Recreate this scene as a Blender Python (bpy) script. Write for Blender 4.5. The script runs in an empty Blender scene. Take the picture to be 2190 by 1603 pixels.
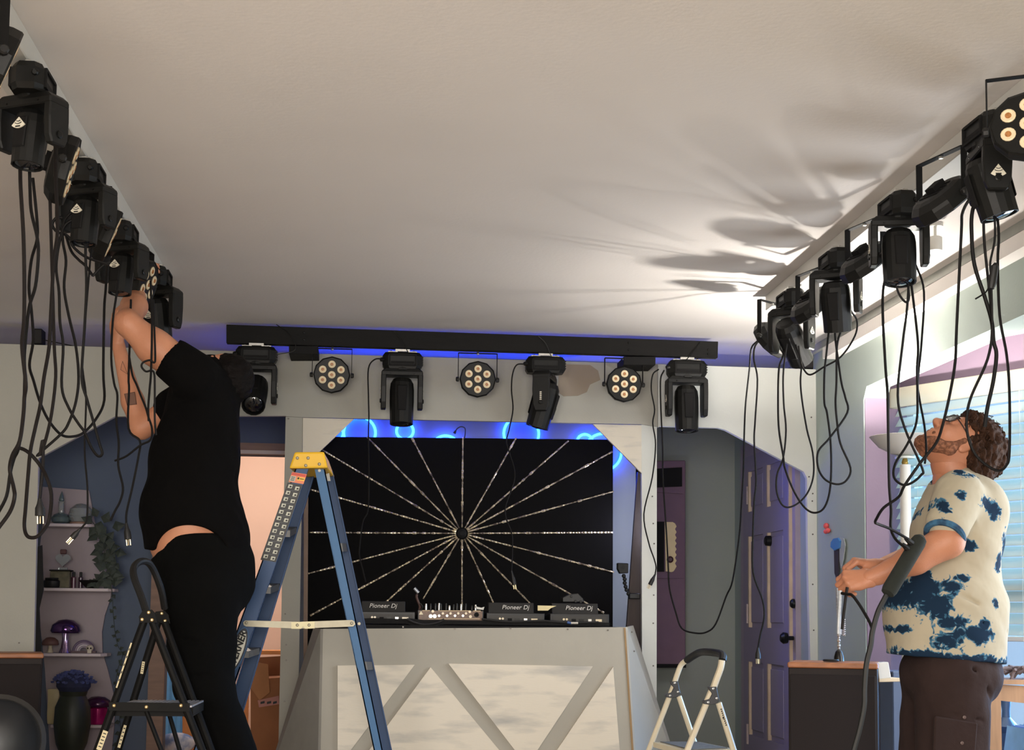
import bpy, bmesh, math, random
import numpy as np
from mathutils import Vector, Matrix, Euler
random.seed(7)
SC = bpy.context.scene
COL = SC.collection
R = math.radians

# ------------------------------------------------------------------ camera
FPX, PPX, PPY = 3200.0, 1095.0, 1037.0
CAM_LOC = Vector((0, 0, 1.05))
YAW, PITCH, ROLL = R(5.51), R(5.02), 0.011
CAM_M = Matrix.Rotation(-YAW, 3, 'Z') @ Matrix.Rotation(R(90) + PITCH, 3, 'X') @ Matrix.Rotation(ROLL, 3, 'Z')
cd = bpy.data.cameras.new('camera')
cam = bpy.data.objects.new('camera', cd)
COL.objects.link(cam)
cam.matrix_world = Matrix.Translation(CAM_LOC) @ CAM_M.to_4x4()
cd.sensor_fit = 'HORIZONTAL'
cd.sensor_width = 36.0
cd.lens = 36.0 * FPX / 2190
cd.shift_x = 0.0
cd.shift_y = (PPY - 801.5) / 2190
cd.clip_start = 0.05
cd.clip_end = 200
SC.camera = cam

# ------------------------------------------------------------------ exposure, world, lights
vs = SC.view_settings
vs.view_transform = 'Standard'
vs.look = 'None'
vs.gamma = 1.0
vs.exposure = 1.13
vs.use_curve_mapping = False
try:
    SC.cycles.max_bounces = 8
    SC.cycles.diffuse_bounces = 5
    SC.cycles.sample_clamp_indirect = 6.0
    SC.cycles.caustics_reflective = False
    SC.cycles.caustics_refractive = False
except Exception:
    pass

def lin(c):
    c = c / 255.0
    return c / 12.92 if c <= 0.04045 else ((c + 0.055) / 1.055) ** 2.4
def rgb(r, g, b): return (lin(r), lin(g), lin(b), 1.0)

world = bpy.data.worlds.new('daylight')
SC.world = world
world.use_nodes = True
wn = world.node_tree
wn.nodes.clear()
wo = wn.nodes.new('ShaderNodeOutputWorld')
wb = wn.nodes.new('ShaderNodeBackground')
wb.inputs[0].default_value = (0.50, 0.72, 1.0, 1)      # overcast sky outside the windows
wb.inputs[1].default_value = 0.45
wn.links.new(wb.outputs[0], wo.inputs[0])

def lamp(name, kind, loc, energy, color, size=0.2, rot=None, size_y=None, spot=None):
    l = bpy.data.lights.new(name, kind)
    l.energy = energy
    l.color = color
    if kind == 'AREA':
        l.size = size
        if size_y:
            l.shape = 'RECTANGLE'; l.size_y = size_y
    elif kind != 'SUN':
        l.shadow_soft_size = size
    o = bpy.data.objects.new(name, l)
    COL.objects.link(o)
    o.location = loc
    if rot: o.rotation_euler = rot
    return o
def aim(o, target):
    d = Vector(target) - o.location
    o.rotation_euler = d.to_track_quat('-Z', 'Y').to_euler()

TORCH = Vector((2.385, 6.45, 1.810))
lamp('torchiere_bulb', 'POINT', TORCH, 88, (1.0, 0.94, 0.86), 0.035)
# warm soft fill light added behind the photographer
l = lamp('front_fill', 'AREA', (-0.6, -1.9, 1.35), 165, (1.0, 0.92, 0.83), 3.6, size_y=1.7); aim(l, (-0.2, 6, 1.3))
# daylight outside the bay window
l = lamp('bay_window_daylight', 'AREA', (4.9, 7.9, 1.75), 330, (0.20, 0.50, 1.0), 2.4, size_y=2.2); aim(l, (2.6, 6.6, 1.35))
# the lit peach room behind the stage
lamp('back_room_lamp', 'POINT', (-0.75, 10.6, 2.2), 17, (1.0, 0.86, 0.74), 0.12)
# cool fill light added inside the bay, out of the frame to the right
l = lamp('bay_side_fill', 'AREA', (3.30, 4.95, 1.45), 20, (0.95, 0.98, 1.0), 1.5, size_y=1.5); aim(l, (-0.6, 5.6, 1.2))
# bluish fill added behind the right stage post to brighten the hall
lamp('hall_fill', 'POINT', (1.52, 8.12, 1.55), 2.6, (0.72, 0.74, 1.0), 0.02)
lamp('stage_gap_fill', 'POINT', (0.30, 8.12, 2.25), 0.3, (0.45, 0.42, 1.0), 0.06)  # unseen violet fill added to soften the blue gap above the stage

# ------------------------------------------------------------------ pixel -> space
def ray(px, py):
    return (CAM_M @ Vector(((px - PPX) / FPX, -(py - PPY) / FPX, -1.0)))
def W(px, py, Y):
    d = ray(px, py); return CAM_LOC + d * (Y / d.y)
def WX(px, py, X):
    d = ray(px, py); return CAM_LOC + d * (X / d.x)
def WZ(px, py, Z):
    d = ray(px, py); return CAM_LOC + d * ((Z - CAM_LOC.z) / d.z)
def project(p):
    q = CAM_M.transposed() @ (Vector(p) - CAM_LOC)
    return (PPX + FPX * q.x / -q.z, PPY - FPX * q.y / -q.z)
def S(Y): return Y / FPX            # metres per pixel at depth Y

# ------------------------------------------------------------------ materials
MATS = {}
def mat(name, col, rough=0.6, metal=0.0, var=0.08, scale=12.0, bump=0.0, bscale=None, emit=None, estr=0.0,
        trans=0.0, spec=0.5, col2=None, thr=None, stretch=None, alpha=None, sub=0.0, sheen=0.0):
    """procedural Principled material: colour varied by noise, optional bump"""
    if name in MATS: return MATS[name]
    m = bpy.data.materials.new(name)
    m.use_nodes = True
    nt = m.node_tree
    b = nt.nodes['Principled BSDF']
    b.inputs['Roughness'].default_value = rough
    b.inputs['Metallic'].default_value = metal
    b.inputs['Specular IOR Level'].default_value = spec
    if trans: b.inputs['Transmission Weight'].default_value = trans
    if sub:
        b.inputs['Subsurface Weight'].default_value = sub
        b.inputs['Subsurface Radius'].default_value = (0.02, 0.008, 0.004)
    if sheen: b.inputs['Sheen Weight'].default_value = sheen
    if alpha is not None: b.inputs['Alpha'].default_value = alpha
    tc = nt.nodes.new('ShaderNodeTexCoord')
    mp = nt.nodes.new('ShaderNodeMapping')
    if stretch: mp.inputs['Scale'].default_value = stretch
    nt.links.new(tc.outputs['Object'], mp.inputs['Vector'])
    nz = nt.nodes.new('ShaderNodeTexNoise')
    nz.inputs['Scale'].default_value = scale
    nz.inputs['Detail'].default_value = 5
    nt.links.new(mp.outputs[0], nz.inputs['Vector'])
    rp = nt.nodes.new('ShaderNodeValToRGB')
    c1 = rgb(*col)
    if col2 is None:
        a = [min(1, x * (1 - var)) for x in c1[:3]]; bb = [min(1, x * (1 + var)) for x in c1[:3]]
        rp.color_ramp.elements[0].position = 0.3; rp.color_ramp.elements[1].position = 0.7
    else:
        a = c1[:3]; bb = rgb(*col2)[:3]
        t = thr or (0.45, 0.6)
        rp.color_ramp.elements[0].position = t[0]; rp.color_ramp.elements[1].position = t[1]
    rp.color_ramp.elements[0].color = (*a, 1); rp.color_ramp.elements[1].color = (*bb, 1)
    nt.links.new(nz.outputs[0], rp.inputs[0])
    nt.links.new(rp.outputs[0], b.inputs['Base Color'])
    if bump:
        n2 = nt.nodes.new('ShaderNodeTexNoise')
        n2.inputs['Scale'].default_value = bscale or scale * 8
        n2.inputs['Detail'].default_value = 4
        nt.links.new(mp.outputs[0], n2.inputs['Vector'])
        bp = nt.nodes.new('ShaderNodeBump')
        bp.inputs['Strength'].default_value = bump
        bp.inputs['Distance'].default_value = 0.01
        nt.links.new(n2.outputs[0], bp.inputs['Height'])
        nt.links.new(bp.outputs[0], b.inputs['Normal'])
    if emit:
        b.inputs['Emission Color'].default_value = rgb(*emit)
        b.inputs['Emission Strength'].default_value = estr
    MATS[name] = m
    return m

# ------------------------------------------------------------------ objects
def origin_of(o):
    v = Vector((0, 0, 0))
    while o is not None:
        v += o.location; o = o.parent
    return v
def setp(o, label=None, cat=None, group=None, kind=None):
    if label: o['label'] = label
    if cat: o['category'] = cat
    if group: o['group'] = group
    if kind: o['kind'] = kind
    return o
def thing(name, label, cat, loc=(0, 0, 0), group=None):
    o = bpy.data.objects.new(name, None)
    o.empty_display_size = 0.05
    COL.objects.link(o)
    o.location = loc
    return setp(o, label, cat, group)
def copy_tree(o, parent=None):
    c = o.copy(); COL.objects.link(c)
    if parent is not None: c.parent = parent
    for ch in list(o.children): copy_tree(ch, c)
    return c

class MB:
    """collects shapes into one mesh"""
    def __init__(s): s.v = []; s.f = []
    def add(s, vs_, fs):
        n = len(s.v)
        s.v += [Vector(x) for x in vs_]; s.f += [[i + n for i in f] for f in fs]
        return s
    def box(s, c, d, rot=None):
        c = Vector(c); hx, hy, hz = d[0] / 2, d[1] / 2, d[2] / 2
        vs_ = [Vector((x, y, z)) for x in (-hx, hx) for y in (-hy, hy) for z in (-hz, hz)]
        if rot is not None: vs_ = [rot @ v for v in vs_]
        return s.add([v + c for v in vs_], [(0, 1, 3, 2), (4, 6, 7, 5), (0, 4, 5, 1), (2, 3, 7, 6), (0, 2, 6, 4), (1, 5, 7, 3)])
    def prism(s, poly, off):
        """poly: list of 3D points, extruded by vector off"""
        off = Vector(off); n = len(poly)
        a = [Vector(p) for p in poly]; b = [p + off for p in a]
        fs = [list(range(n))[::-1], list(range(n, 2 * n))]
        for i in range(n):
            j = (i + 1) % n; fs.append([i, j, n + j, n + i])
        return s.add(a + b, fs)
    def loft(s, rings, cap=True):
        n = len(rings[0]); vs_ = [p for r in rings for p in r]; fs = []
        for k in range(len(rings) - 1):
            for i in range(n):
                j = (i + 1) % n
                fs.append([k * n + i, k * n + j, (k + 1) * n + j, (k + 1) * n + i])
        if cap:
            fs.append(list(range(n))[::-1]); m = (len(rings) - 1) * n; fs.append([m + i for i in range(n)])
        return s.add(vs_, fs)
    def lathe(s, prof, c=(0, 0, 0), axis=(0, 0, 1), n=24, phase=0.0, cap=True):
        """prof: (radius, height along axis)"""
        c = Vector(c); ax = Vector(axis).normalized()
        u = ax.orthogonal().normalized() if abs(ax.z) < 0.99 else Vector((1, 0, 0)); w = ax.cross(u)
        rings = []
        for r, h in prof:
            r = max(r, 1e-4)
            rings.append([c + ax * h + (u * math.cos(phase + 2 * math.pi * i / n) + w * math.sin(phase + 2 * math.pi * i / n)) * r for i in range(n)])
        return s.loft(rings, cap)
    def cyl(s, p0, p1, r, r1=None, n=12):
        p0 = Vector(p0); p1 = Vector(p1); d = p1 - p0
        return s.lathe([(r, 0), (r if r1 is None else r1, d.length)], p0, d, n)
    def tube(s, pts, r, n=8, closed=False, cap=True):
        pts = [Vector(p) for p in pts]; m = len(pts)
        rr = r if isinstance(r, (list, tuple)) else [r] * m
        rings = []; u = None
        for i in range(m):
            if closed: t = pts[(i + 1) % m] - pts[i - 1]
            else: t = pts[min(i + 1, m - 1)] - pts[max(i - 1, 0)]
            t.normalize()
            if u is None: u = t.orthogonal().normalized()
            u = (u - t * u.dot(t))
            if u.length < 1e-6: u = t.orthogonal()
            u.normalize(); w = t.cross(u)
            rings.append([pts[i] + (u * math.cos(2 * math.pi * k / n) + w * math.sin(2 * math.pi * k / n)) * rr[i] for k in range(n)])
        if closed: rings.append(rings[0]); cap = False
        return s.loft(rings, cap)
    def ball(s, c, r, sc=(1, 1, 1), n=14, rot=None):
        c = Vector(c); m = max(6, n // 2); rings = []
        for k in range(m + 1):
            a = math.pi * k / m; ring = []
            for i in range(n):
                b = 2 * math.pi * i / n
                p = Vector((max(1e-3, math.sin(a)) * math.cos(b) * sc[0], max(1e-3, math.sin(a)) * math.sin(b) * sc[1], math.cos(a) * sc[2])) * r
                ring.append(c + (rot @ p if rot is not None else p))
            rings.append(ring)
        return s.loft(rings)
    def obj(s, name, m, parent=None, bevel=0.0, smooth=False, seg=1, angle=30, label=None):
        org = origin_of(parent) if parent is not None else Vector((0, 0, 0))
        me = bpy.data.meshes.new(name)
        me.from_pydata([tuple(v - org) for v in s.v], [], s.f)
        bm = bmesh.new(); bm.from_mesh(me)
        bmesh.ops.recalc_face_normals(bm, faces=bm.faces)
        if bevel:
            es = [e for e in bm.edges if len(e.link_faces) == 2 and e.calc_face_angle(0) > R(25)]
            bmesh.ops.bevel(bm, geom=es, offset=bevel, segments=seg, affect='EDGES', profile=0.6, clamp_overlap=True)
        bm.to_mesh(me); bm.free()
        if smooth:
            me.polygons.foreach_set('use_smooth', [True] * len(me.polygons))
            try: me.set_sharp_from_angle(angle=R(angle))
            except Exception: pass
        me.materials.append(m)
        o = bpy.data.objects.new(name, me); COL.objects.link(o)
        if parent is not None: o.parent = parent
        if label: o['label'] = label
        return o

def spline(pts, per=6):
    """Catmull-Rom through the points"""
    P = [Vector(p) for p in pts]
    if len(P) < 3: return P
    Q = [P[0] * 2 - P[1]] + P + [P[-1] * 2 - P[-2]]
    out = []
    for i in range(1, len(Q) - 2):
        p0, p1, p2, p3 = Q[i - 1], Q[i], Q[i + 1], Q[i + 2]
        for k in range(per):
            t = k / per
            out.append(0.5 * ((2 * p1) + (p2 - p0) * t + (2 * p0 - 5 * p1 + 4 * p2 - p3) * t * t + (3 * p1 - p0 - 3 * p2 + p3) * t ** 3))
    out.append(P[-1])
    return out

def text_mesh(txt, size, M, m, name, parent, extr=0.001, shear=0.0, label=None, ax='CENTER', bold=0.0):
    """flat lettering as real mesh; M maps text space (x right, y up, z out) to the world"""
    cu = bpy.data.curves.new(name, 'FONT')
    cu.body = txt; cu.size = size; cu.extrude = extr; cu.shear = shear; cu.offset = bold
    cu.align_x = ax; cu.align_y = 'CENTER'; cu.resolution_u = 3
    t = bpy.data.objects.new('tmp', cu); COL.objects.link(t)
    dg = bpy.context.evaluated_depsgraph_get(); dg.update()
    me = bpy.data.meshes.new_from_object(t.evaluated_get(dg))
    bpy.data.objects.remove(t)
    org = origin_of(parent) if parent is not None else Vector((0, 0, 0))
    me.transform(Matrix.Translation(-org) @ M)
    me.materials.clear(); me.materials.append(m); me.name = name
    o = bpy.data.objects.new(name, me); COL.objects.link(o)
    if parent is not None: o.parent = parent
    if label: o['label'] = label
    return o
def frame_m(o, x, y):
    """matrix from an origin and the x and y directions"""
    x = Vector(x).normalized(); z = x.cross(Vector(y)).normalized(); y = z.cross(x)
    M = Matrix((x, y, z)).transposed().to_4x4(); M.translation = Vector(o)
    return M
# ------------------------------------------------------------------ materials of the place
M_CEIL = mat('ceiling_plaster', (226, 221, 217), 0.9, var=0.03, scale=1.2, bump=0.08, bscale=60)
M_OLIVE = mat('olive_grey_paint', (172, 170, 160), 0.75, var=0.05, scale=2.5, bump=0.05, bscale=90)
M_PALE = mat('pale_grey_paint', (212, 214, 208), 0.75, var=0.03, scale=3, bump=0.05, bscale=90)
M_TAN = mat('tan_primer_paint', (150, 137, 121), 0.8, var=0.05, scale=4)
M_GREEN = mat('sage_wall_paint', (164, 176, 170), 0.85, var=0.03, scale=2, bump=0.05, bscale=70)
M_LAV = mat('lavender_wall_paint', (132, 114, 132), 0.85, var=0.03, scale=2, bump=0.05, bscale=70)
M_SLATE = mat('slate_blue_wall_paint', (84, 95, 112), 0.85, var=0.05, scale=2, bump=0.05, bscale=70)
M_HALL = mat('sage_hall_paint', (150, 156, 146), 0.85, var=0.04, scale=2, bump=0.05, bscale=70)
M_CENTRE = mat('grey_blue_wall_paint', (134, 142, 150), 0.85, var=0.04, scale=2, bump=0.05, bscale=70)
M_PEACH = mat('peach_wall_paint', (228, 200, 184), 0.85, var=0.02, scale=2)
M_FLOOR = mat('brown_floor_boards', (172, 156, 138), 0.6, var=0.2, scale=3, stretch=(1, 12, 1))
M_WHITE = mat('white_trim_paint', (214, 212, 204), 0.55, var=0.03)
M_TRIMW = mat('cream_trim_paint', (196, 182, 168), 0.55, var=0.04)
M_BROWNTRIM = mat('brown_wood_trim', (132, 104, 88), 0.6, var=0.15, scale=4, stretch=(1, 1, 8))
M_BLACK = mat('black_plastic', (21, 21, 20), 0.45, var=0.12, scale=30, bump=0.03, spec=.25)
M_BLACK2 = mat('matte_black_paint', (18, 17, 17), 0.7, var=0.15, scale=20, bump=0.05, spec=.2)
M_DARKMETAL = mat('dark_metal', (30, 30, 29), 0.35, 0.6, var=0.1)
M_SILVER = mat('bright_steel', (200, 198, 192), 0.3, 0.9, var=0.1, scale=30)
M_RUBBER = mat('black_rubber', (17, 16, 16), 0.55, var=0.1, scale=40)
M_GLASS = bpy.data.materials.new('clear_glass'); M_GLASS.use_nodes = True
nt = M_GLASS.node_tree; nt.nodes.clear()
_o = nt.nodes.new('ShaderNodeOutputMaterial'); _m = nt.nodes.new('ShaderNodeMixShader'); _t = nt.nodes.new('ShaderNodeBsdfTransparent'); _g = nt.nodes.new('ShaderNodeBsdfGlossy')
_f = nt.nodes.new('ShaderNodeFresnel'); _g.inputs['Roughness'].default_value = .03; _t.inputs[0].default_value = (.96, .98, 1, 1)
nt.links.new(_f.outputs[0], _m.inputs[0]); nt.links.new(_t.outputs[0], _m.inputs[1]); nt.links.new(_g.outputs[0], _m.inputs[2]); nt.links.new(_m.outputs[0], _o.inputs[0])
M_SCREW = mat('grey_screw', (96, 92, 86), 0.4, 0.7)
M_WHITEWASH = mat('whitewashed_board', (222, 214, 198), 0.7, scale=3.2, col2=(176, 174, 168), thr=(0.5, 0.75), stretch=(1.0, 1, 5), bump=0.06, bscale=40)

def struct(o):
    o['kind'] = 'structure'; return o

H = 2.55
# floor, ceiling, side walls
struct(MB().box((0.6, 5.0, -0.05), (9.0, 15.0, 0.1)).obj('floor', M_FLOOR))
struct(MB().box((-0.37, 4.9, H + 0.05), (5.86, 14.4, 0.1)).obj('ceiling', M_CEIL))
struct(MB().box((-3.3, 4.9, H / 2), (0.1, 14.2, H)).obj('wall_left', M_OLIVE))
XR = 2.44
YO0, YO1, ZO = 4.25, WX(1848, 1000, XR).y, WX(1848, 828, XR).z      # opening towards the bay
wr = MB()
wr.box((XR + .06, (YO1 + 9.9) / 2, H / 2), (.12, 9.9 - YO1, H))
wr.box((XR + .06, (YO0 + YO1) / 2, (ZO + H) / 2), (.12, YO1 - YO0, H - ZO))
wr.box((XR + .06, (YO0 - 2.3) / 2, H / 2), (.12, YO0 + 2.3, H))
wr.prism([(XR, YO1, ZO), (XR, YO1 - .05, ZO), (XR, YO1, ZO - .06)], (.12, 0, 0))
struct(wr.obj('wall_right', M_GREEN))
fw = MB()
fw.box((-0.4, -2.25, .3), (5.8, .1, .6)).box((-0.4, -2.25, 2.45), (5.8, .1, .2))
fw.box((-2.95, -2.25, 1.5), (.7, .1, 1.9)).box((1.95, -2.25, 1.5), (1.1, .1, 1.9))
struct(fw.obj('wall_front', M_OLIVE))
# thin grey strip where right wall meets ceiling
struct(MB().box((XR - .012, 5.6, H - .02), (.024, 8.4, .04)).obj('trim_1', mat('grey_cornice', (150, 152, 146), 0.7)))

# ---- behind the stage: left wall with doorway, centre wall, hall
YB = 9.0
dl, dr = W(350, 1500, YB).x, W(642, 1500, YB).x
dz = W(560, 972, YB).z
wl = MB()
wl.box(((-3.25 + dl) / 2, YB + .06, H / 2), (dl + 3.25, .12, H))
wl.box(((dl + dr) / 2, YB + .06, (dz + H) / 2), (dr - dl, .12, H - dz))
wl.box(((dr + .12) / 2 - 0.0, YB + .06, H / 2), (.12 - dr, .12, H))
struct(wl.obj('wall_back', M_SLATE))
tr = MB()
tz = W(560, 948, YB).z
tr.box((dl - .045, YB - .012, tz / 2), (.09, .024, tz)).box(((dl + dr) / 2, YB - .012, (dz + tz) / 2), (dr - dl, .024, tz - dz))
struct(tr.obj('trim_2', M_BROWNTRIM))
struct(MB().box(((dl + dr) / 2, YB - .018, dz + .012), (dr - dl, .03, .022)).obj('trim_3', M_TRIMW))
CX0, CX1, YC = W(628, 1200, 8.62).x, W(1388, 1200, 8.62).x, 8.62
cw = MB()
cw.box(((CX0 + CX1) / 2, YC + .05, H / 2), (CX1 - CX0, .1, H))
cw.box((CX0 + .04, (YC + YB) / 2, H / 2), (.08, YB - YC, H)).box((CX1 - .04, (YC + 9.8) / 2, H / 2), (.08, 9.8 - YC, H))
struct(cw.obj('wall_centre', M_CENTRE))
YH = 9.78
struct(MB().box(((CX1 + XR) / 2, YH + .05, H / 2), (XR - CX1, .1, H)).obj('wall_hall', M_HALL))
# peach room seen through the doorway
pr = MB()
pr.box((-.8, 11.9, H / 2), (3.0, .1, H)).box((-2.2, 10.5, H / 2), (.1, 2.8, H)).box((.55, 10.5, H / 2), (.1, 2.8, H))
struct(pr.obj('wall_peach_room', M_PEACH))

# ------------------------------------------------------------------ bay with window
bay = MB()
P0 = Vector((XR + .06, YO1 + .06)); P1 = Vector((W(1927, 1000, 7.45).x, 7.45))
bay.box(((P0.x + P1.x) / 2 + .03, 7.45 + .05, 1.2), (P1.x - P0.x + .08, .1, 2.4))
bay.box((XR + .064, YO1 - .004, ZO / 2 - .002), (.116, .006, ZO - .01))
struct(bay.obj('wall_bay', M_LAV))
BD = Vector((0.47, -0.8827, 0)); BN = Vector((-0.8827, -0.47, 0))      # along the window, into the room
BO = Vector((P1.x, 7.45, 0))
def bp(t, z, n=0.0): return BO + BD * t + BN * n + Vector((0, 0, z))
def bbox(mb, t0, t1, z0, z1, n0, n1):
    poly = [bp(t0, z0, n0), bp(t1, z0, n0), bp(t1, z1, n0), bp(t0, z1, n0)]
    return mb.prism(poly, BN * (n1 - n0))
BL = 1.9
w2 = MB()
bbox(w2, -.1, BL + .5, 0, .32, -.1, 0); bbox(w2, -.1, BL + .5, 2.22, 2.5, -.1, 0); bbox(w2, BL, BL + .5, .32, 2.22, -.1, 0)
struct(w2.obj('wall_bay_window', M_LAV))
be = bp(BL + .5, 0)
w3 = MB(); w3.box((be.x, (be.y + 5.75) / 2, 1.25), (.1, be.y - 5.75 + .1, 2.5)); w3.box((be.x, 4.08, 1.25), (.1, .2, 2.5)); w3.box((be.x, 4.97, .3), (.1, 1.6, .6)); w3.box((be.x, 4.97, 2.38), (.1, 1.6, .25)); w3.box(((be.x + XR) / 2, 4.0, 1.25), (be.x - XR, .1, 2.5))
struct(w3.obj('wall_bay_side', M_LAV))
struct(MB().box(((be.x + XR) / 2 + .03, 5.75, 2.45), (be.x - XR + .2, 3.7, .06)).obj('ceiling_bay', M_CEIL))
wf = MB()
for a, b_ in ((0, .06), (.93, .99), (BL - .06, BL)): bbox(wf, a, b_, .32, 2.22, -.09, -.03)
bbox(wf, 0, BL, .32, .40, -.09, -.03); bbox(wf, 0, BL, 2.15, 2.22, -.09, -.03); bbox(wf, 0, BL, 1.18, 1.23, -.09, -.04)
win = struct(wf.obj('window_1', M_WHITE))
for a, b_ in ((.06, .93), (.99, BL - .06)):
    for z0, z1 in ((.40, 1.18), (1.23, 2.15)):
        g = MB(); bbox(g, a, b_, z0, z1, -.066, -.062); g.obj('pane', M_GLASS, win)
s_ = MB(); bbox(s_, -.0, BL, .88, .93, -.02, .10)
M_SILL = mat('tan_wood_sill', (176, 150, 122), 0.6, var=0.1)

# blinds
bl = thing('window_blind', 'white wide-slat blind lowered over the bay window behind the tie-dye shirt', 'blind', bp(.05, 2.2, .06))
M_SLAT = bpy.data.materials.new('white_blind_slat'); M_SLAT.use_nodes = True
nt = M_SLAT.node_tree; nt.nodes.clear()
o_ = nt.nodes.new('ShaderNodeOutputMaterial'); mx = nt.nodes.new('ShaderNodeMixShader'); df = nt.nodes.new('ShaderNodeBsdfDiffuse'); tl = nt.nodes.new('ShaderNodeBsdfTranslucent')
tcn = nt.nodes.new('ShaderNodeTexCoord'); nzn = nt.nodes.new('ShaderNodeTexNoise'); nzn.inputs['Scale'].default_value = 3; rpn = nt.nodes.new('ShaderNodeValToRGB')
rpn.color_ramp.elements[0].color = rgb(196, 190, 172); rpn.color_ramp.elements[1].color = rgb(208, 203, 188)
nt.links.new(tcn.outputs['Object'], nzn.inputs[0]); nt.links.new(nzn.outputs[0], rpn.inputs[0])
nt.links.new(rpn.outputs[0], df.inputs[0]); nt.links.new(rpn.outputs[0], tl.inputs[0])
mx.inputs[0].default_value = 0.5
nt.links.new(df.outputs[0], mx.inputs[1]); nt.links.new(tl.outputs[0], mx.inputs[2]); nt.links.new(mx.outputs[0], o_.inputs[0])
T0, T1 = .03, BL - .1
v = MB(); bbox(v, T0 - .015, T1 + .01, 2.135, 2.235, .085, .10); bbox(v, T0 - .015, T0, 2.135, 2.235, .03, .10); v.obj('valance', M_SLAT, bl, bevel=.003)
v = MB(); bbox(v, T0, T1, 2.17, 2.21, .03, .08); v.obj('head_rail', M_WHITE, bl)
zs = 2.115; k = 0
while zs > 1.0:
    c0 = bp(T0, zs, .055); c1 = bp(T1, zs, .055)
    sv = (BN * math.cos(R(54)) + Vector((0, 0, -1)) * math.sin(R(54))) * .030
    up = sv.cross(BD).normalized() * .0015
    MB().prism([c0 - sv, c1 - sv, c1 + sv, c0 + sv], up).obj('slat', M_SLAT, bl)
    zs -= .0525; k += 1
v = MB(); bbox(v, T0, T1, zs + .0, zs + .024, .035, .075); v.obj('bottom_rail', M_WHITE, bl, bevel=.004)
for t in (.18, .8, 1.4):
    c = MB(); c.tube([bp(t, 2.15, .083), bp(t, zs, .083)], .0012, 5); c.obj('ladder_cord', M_WHITE, bl)

# outside the bay: neighbour's pale siding
nb = thing('neighbour_house', 'pale clapboard house side seen through the glass below the blind', 'house', (8.2, 9.5, 0))
for i in range(16):
    MB().prism([Vector((6.2, 12.4, i * .2)), Vector((6.2, 12.4, i * .2 + .205)), Vector((9.6, 5.4, i * .2 + .205)), Vector((9.6, 5.4, i * .2))], Vector((.03, .015, 0)) * (1 + .5 * (i % 2))).obj('clapboard', mat('pale_siding', (206, 214, 220), 0.8), nb)

# ------------------------------------------------------------------ the stage front
YF = 7.95
fa = thing('stage_front', 'grey painted plywood stage front with three framed openings', 'partition', W(1000, 1740, YF))
def plate(pxs, Y, th, name, m, parent, bevel=0.0, label=None):
    return MB().prism([W(x, y, Y) for x, y in pxs], (0, th, 0)).obj(name, m, parent, bevel=bevel, label=label)
plate([(-70, 732.5), (612, 754), (612, 889), (246, 890), (82, 979), (64, 1748), (-70, 1748)], YF, .035, 'left_panel', M_OLIVE, fa)
plate([(612, 754), (1406, 778.5), (1406, 912), (1372, 907), (648, 892), (612, 890)], YF, .035, 'header_panel', M_OLIVE, fa)
plate([(611, 890.5), (648, 892.5), (634, 1748), (592, 1748)], YF, .035, 'left_post', M_OLIVE, fa)
plate([(1372, 907.5), (1405, 912.5), (1404, 1746), (1374, 1746)], YF, .035, 'right_post', M_PALE, fa)
plate([(1407, 778.5), (1757, 790), (1763, 1200), (1777, 1746), (1741, 1746), (1728, 1200), (1726, 1022), (1719, 1008), (1552, 919), (1536, 914.5), (1412, 911), (1407, 914)], YF, .035, 'right_panel', M_PALE, fa)
plate([(648, 893), (757, 895.5), (647, 1000)], YF - .004, .02, 'corner_triangle', M_WHITEWASH, fa)
plate([(1268, 906.5), (1372, 908.5), (1372, 1011)], YF - .004, .02, 'corner_triangle', M_WHITEWASH, fa)
# a tan primer patch painted on the header
plate([(1196, 778), (1262, 780), (1279, 792), (1284, 812), (1262, 822), (1255, 838), (1236, 846), (1205, 847), (1193, 838)], YF - .002, .0019, 'paint_patch', M_TAN, fa, label='tan primer patch')
sc = MB()
for x, y in [(1395, 1061), (1397, 1119), (1399, 1162), (1398, 1272), (1397, 1332), (1397, 1423), (1738, 1055), (1737, 1071), (1738, 1142), (1738, 1249), (1740, 1347), (1730, 1019), (610, 1312), (612, 1378), (612, 1411), (609, 1499), (41, 1374), (617, 895), (1735, 892)]:
    p = W(x, y, YF); sc.cyl(p, p + Vector((0, -.004, 0)), .0042, n=8)
sc.obj('screw_heads', M_SCREW, fa)['kind'] = 'stuff'

# ------------------------------------------------------------------ beams on and under the ceiling
M_BEAMW = mat('white_beam_paint', (206, 204, 198), 0.6, var=0.04, scale=5)
M_BEAMB = mat('black_beam_paint', (20, 19, 18), 0.6, spec=.15, var=0.2, scale=5, stretch=(1, 6, 6), bump=0.1)
XL = -0.895
def side_beam(pa, pb, far, near, wd):
    a, b = WZ(*pa, H), WZ(*pb, H); d = (a - b) / (a.y - b.y)
    A, B_ = b + d * (far - b.y), b + d * (near - b.y)
    return MB().prism([A, B_, B_ + Vector((0, 0, -.07)), A + Vector((0, 0, -.07))], (wd, 0, 0))
bm1 = side_beam((364, 591), (25, 8), WZ(364, 591, H).y, .7, -.12).obj('ceiling_beam', M_BEAMW, bevel=.003)
setp(bm1, 'white timber beam along the ceiling at left, carrying the fixtures above the man in black', 'beam')
XB = 1.835
bm2 = side_beam((1637, 632), (2141, 205), WZ(1637, 632, H).y, .7, .13).obj('ceiling_beam', M_BEAMW, bevel=.003)
setp(bm2, 'white timber beam along the ceiling at right, above the bearded man', 'beam')

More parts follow.
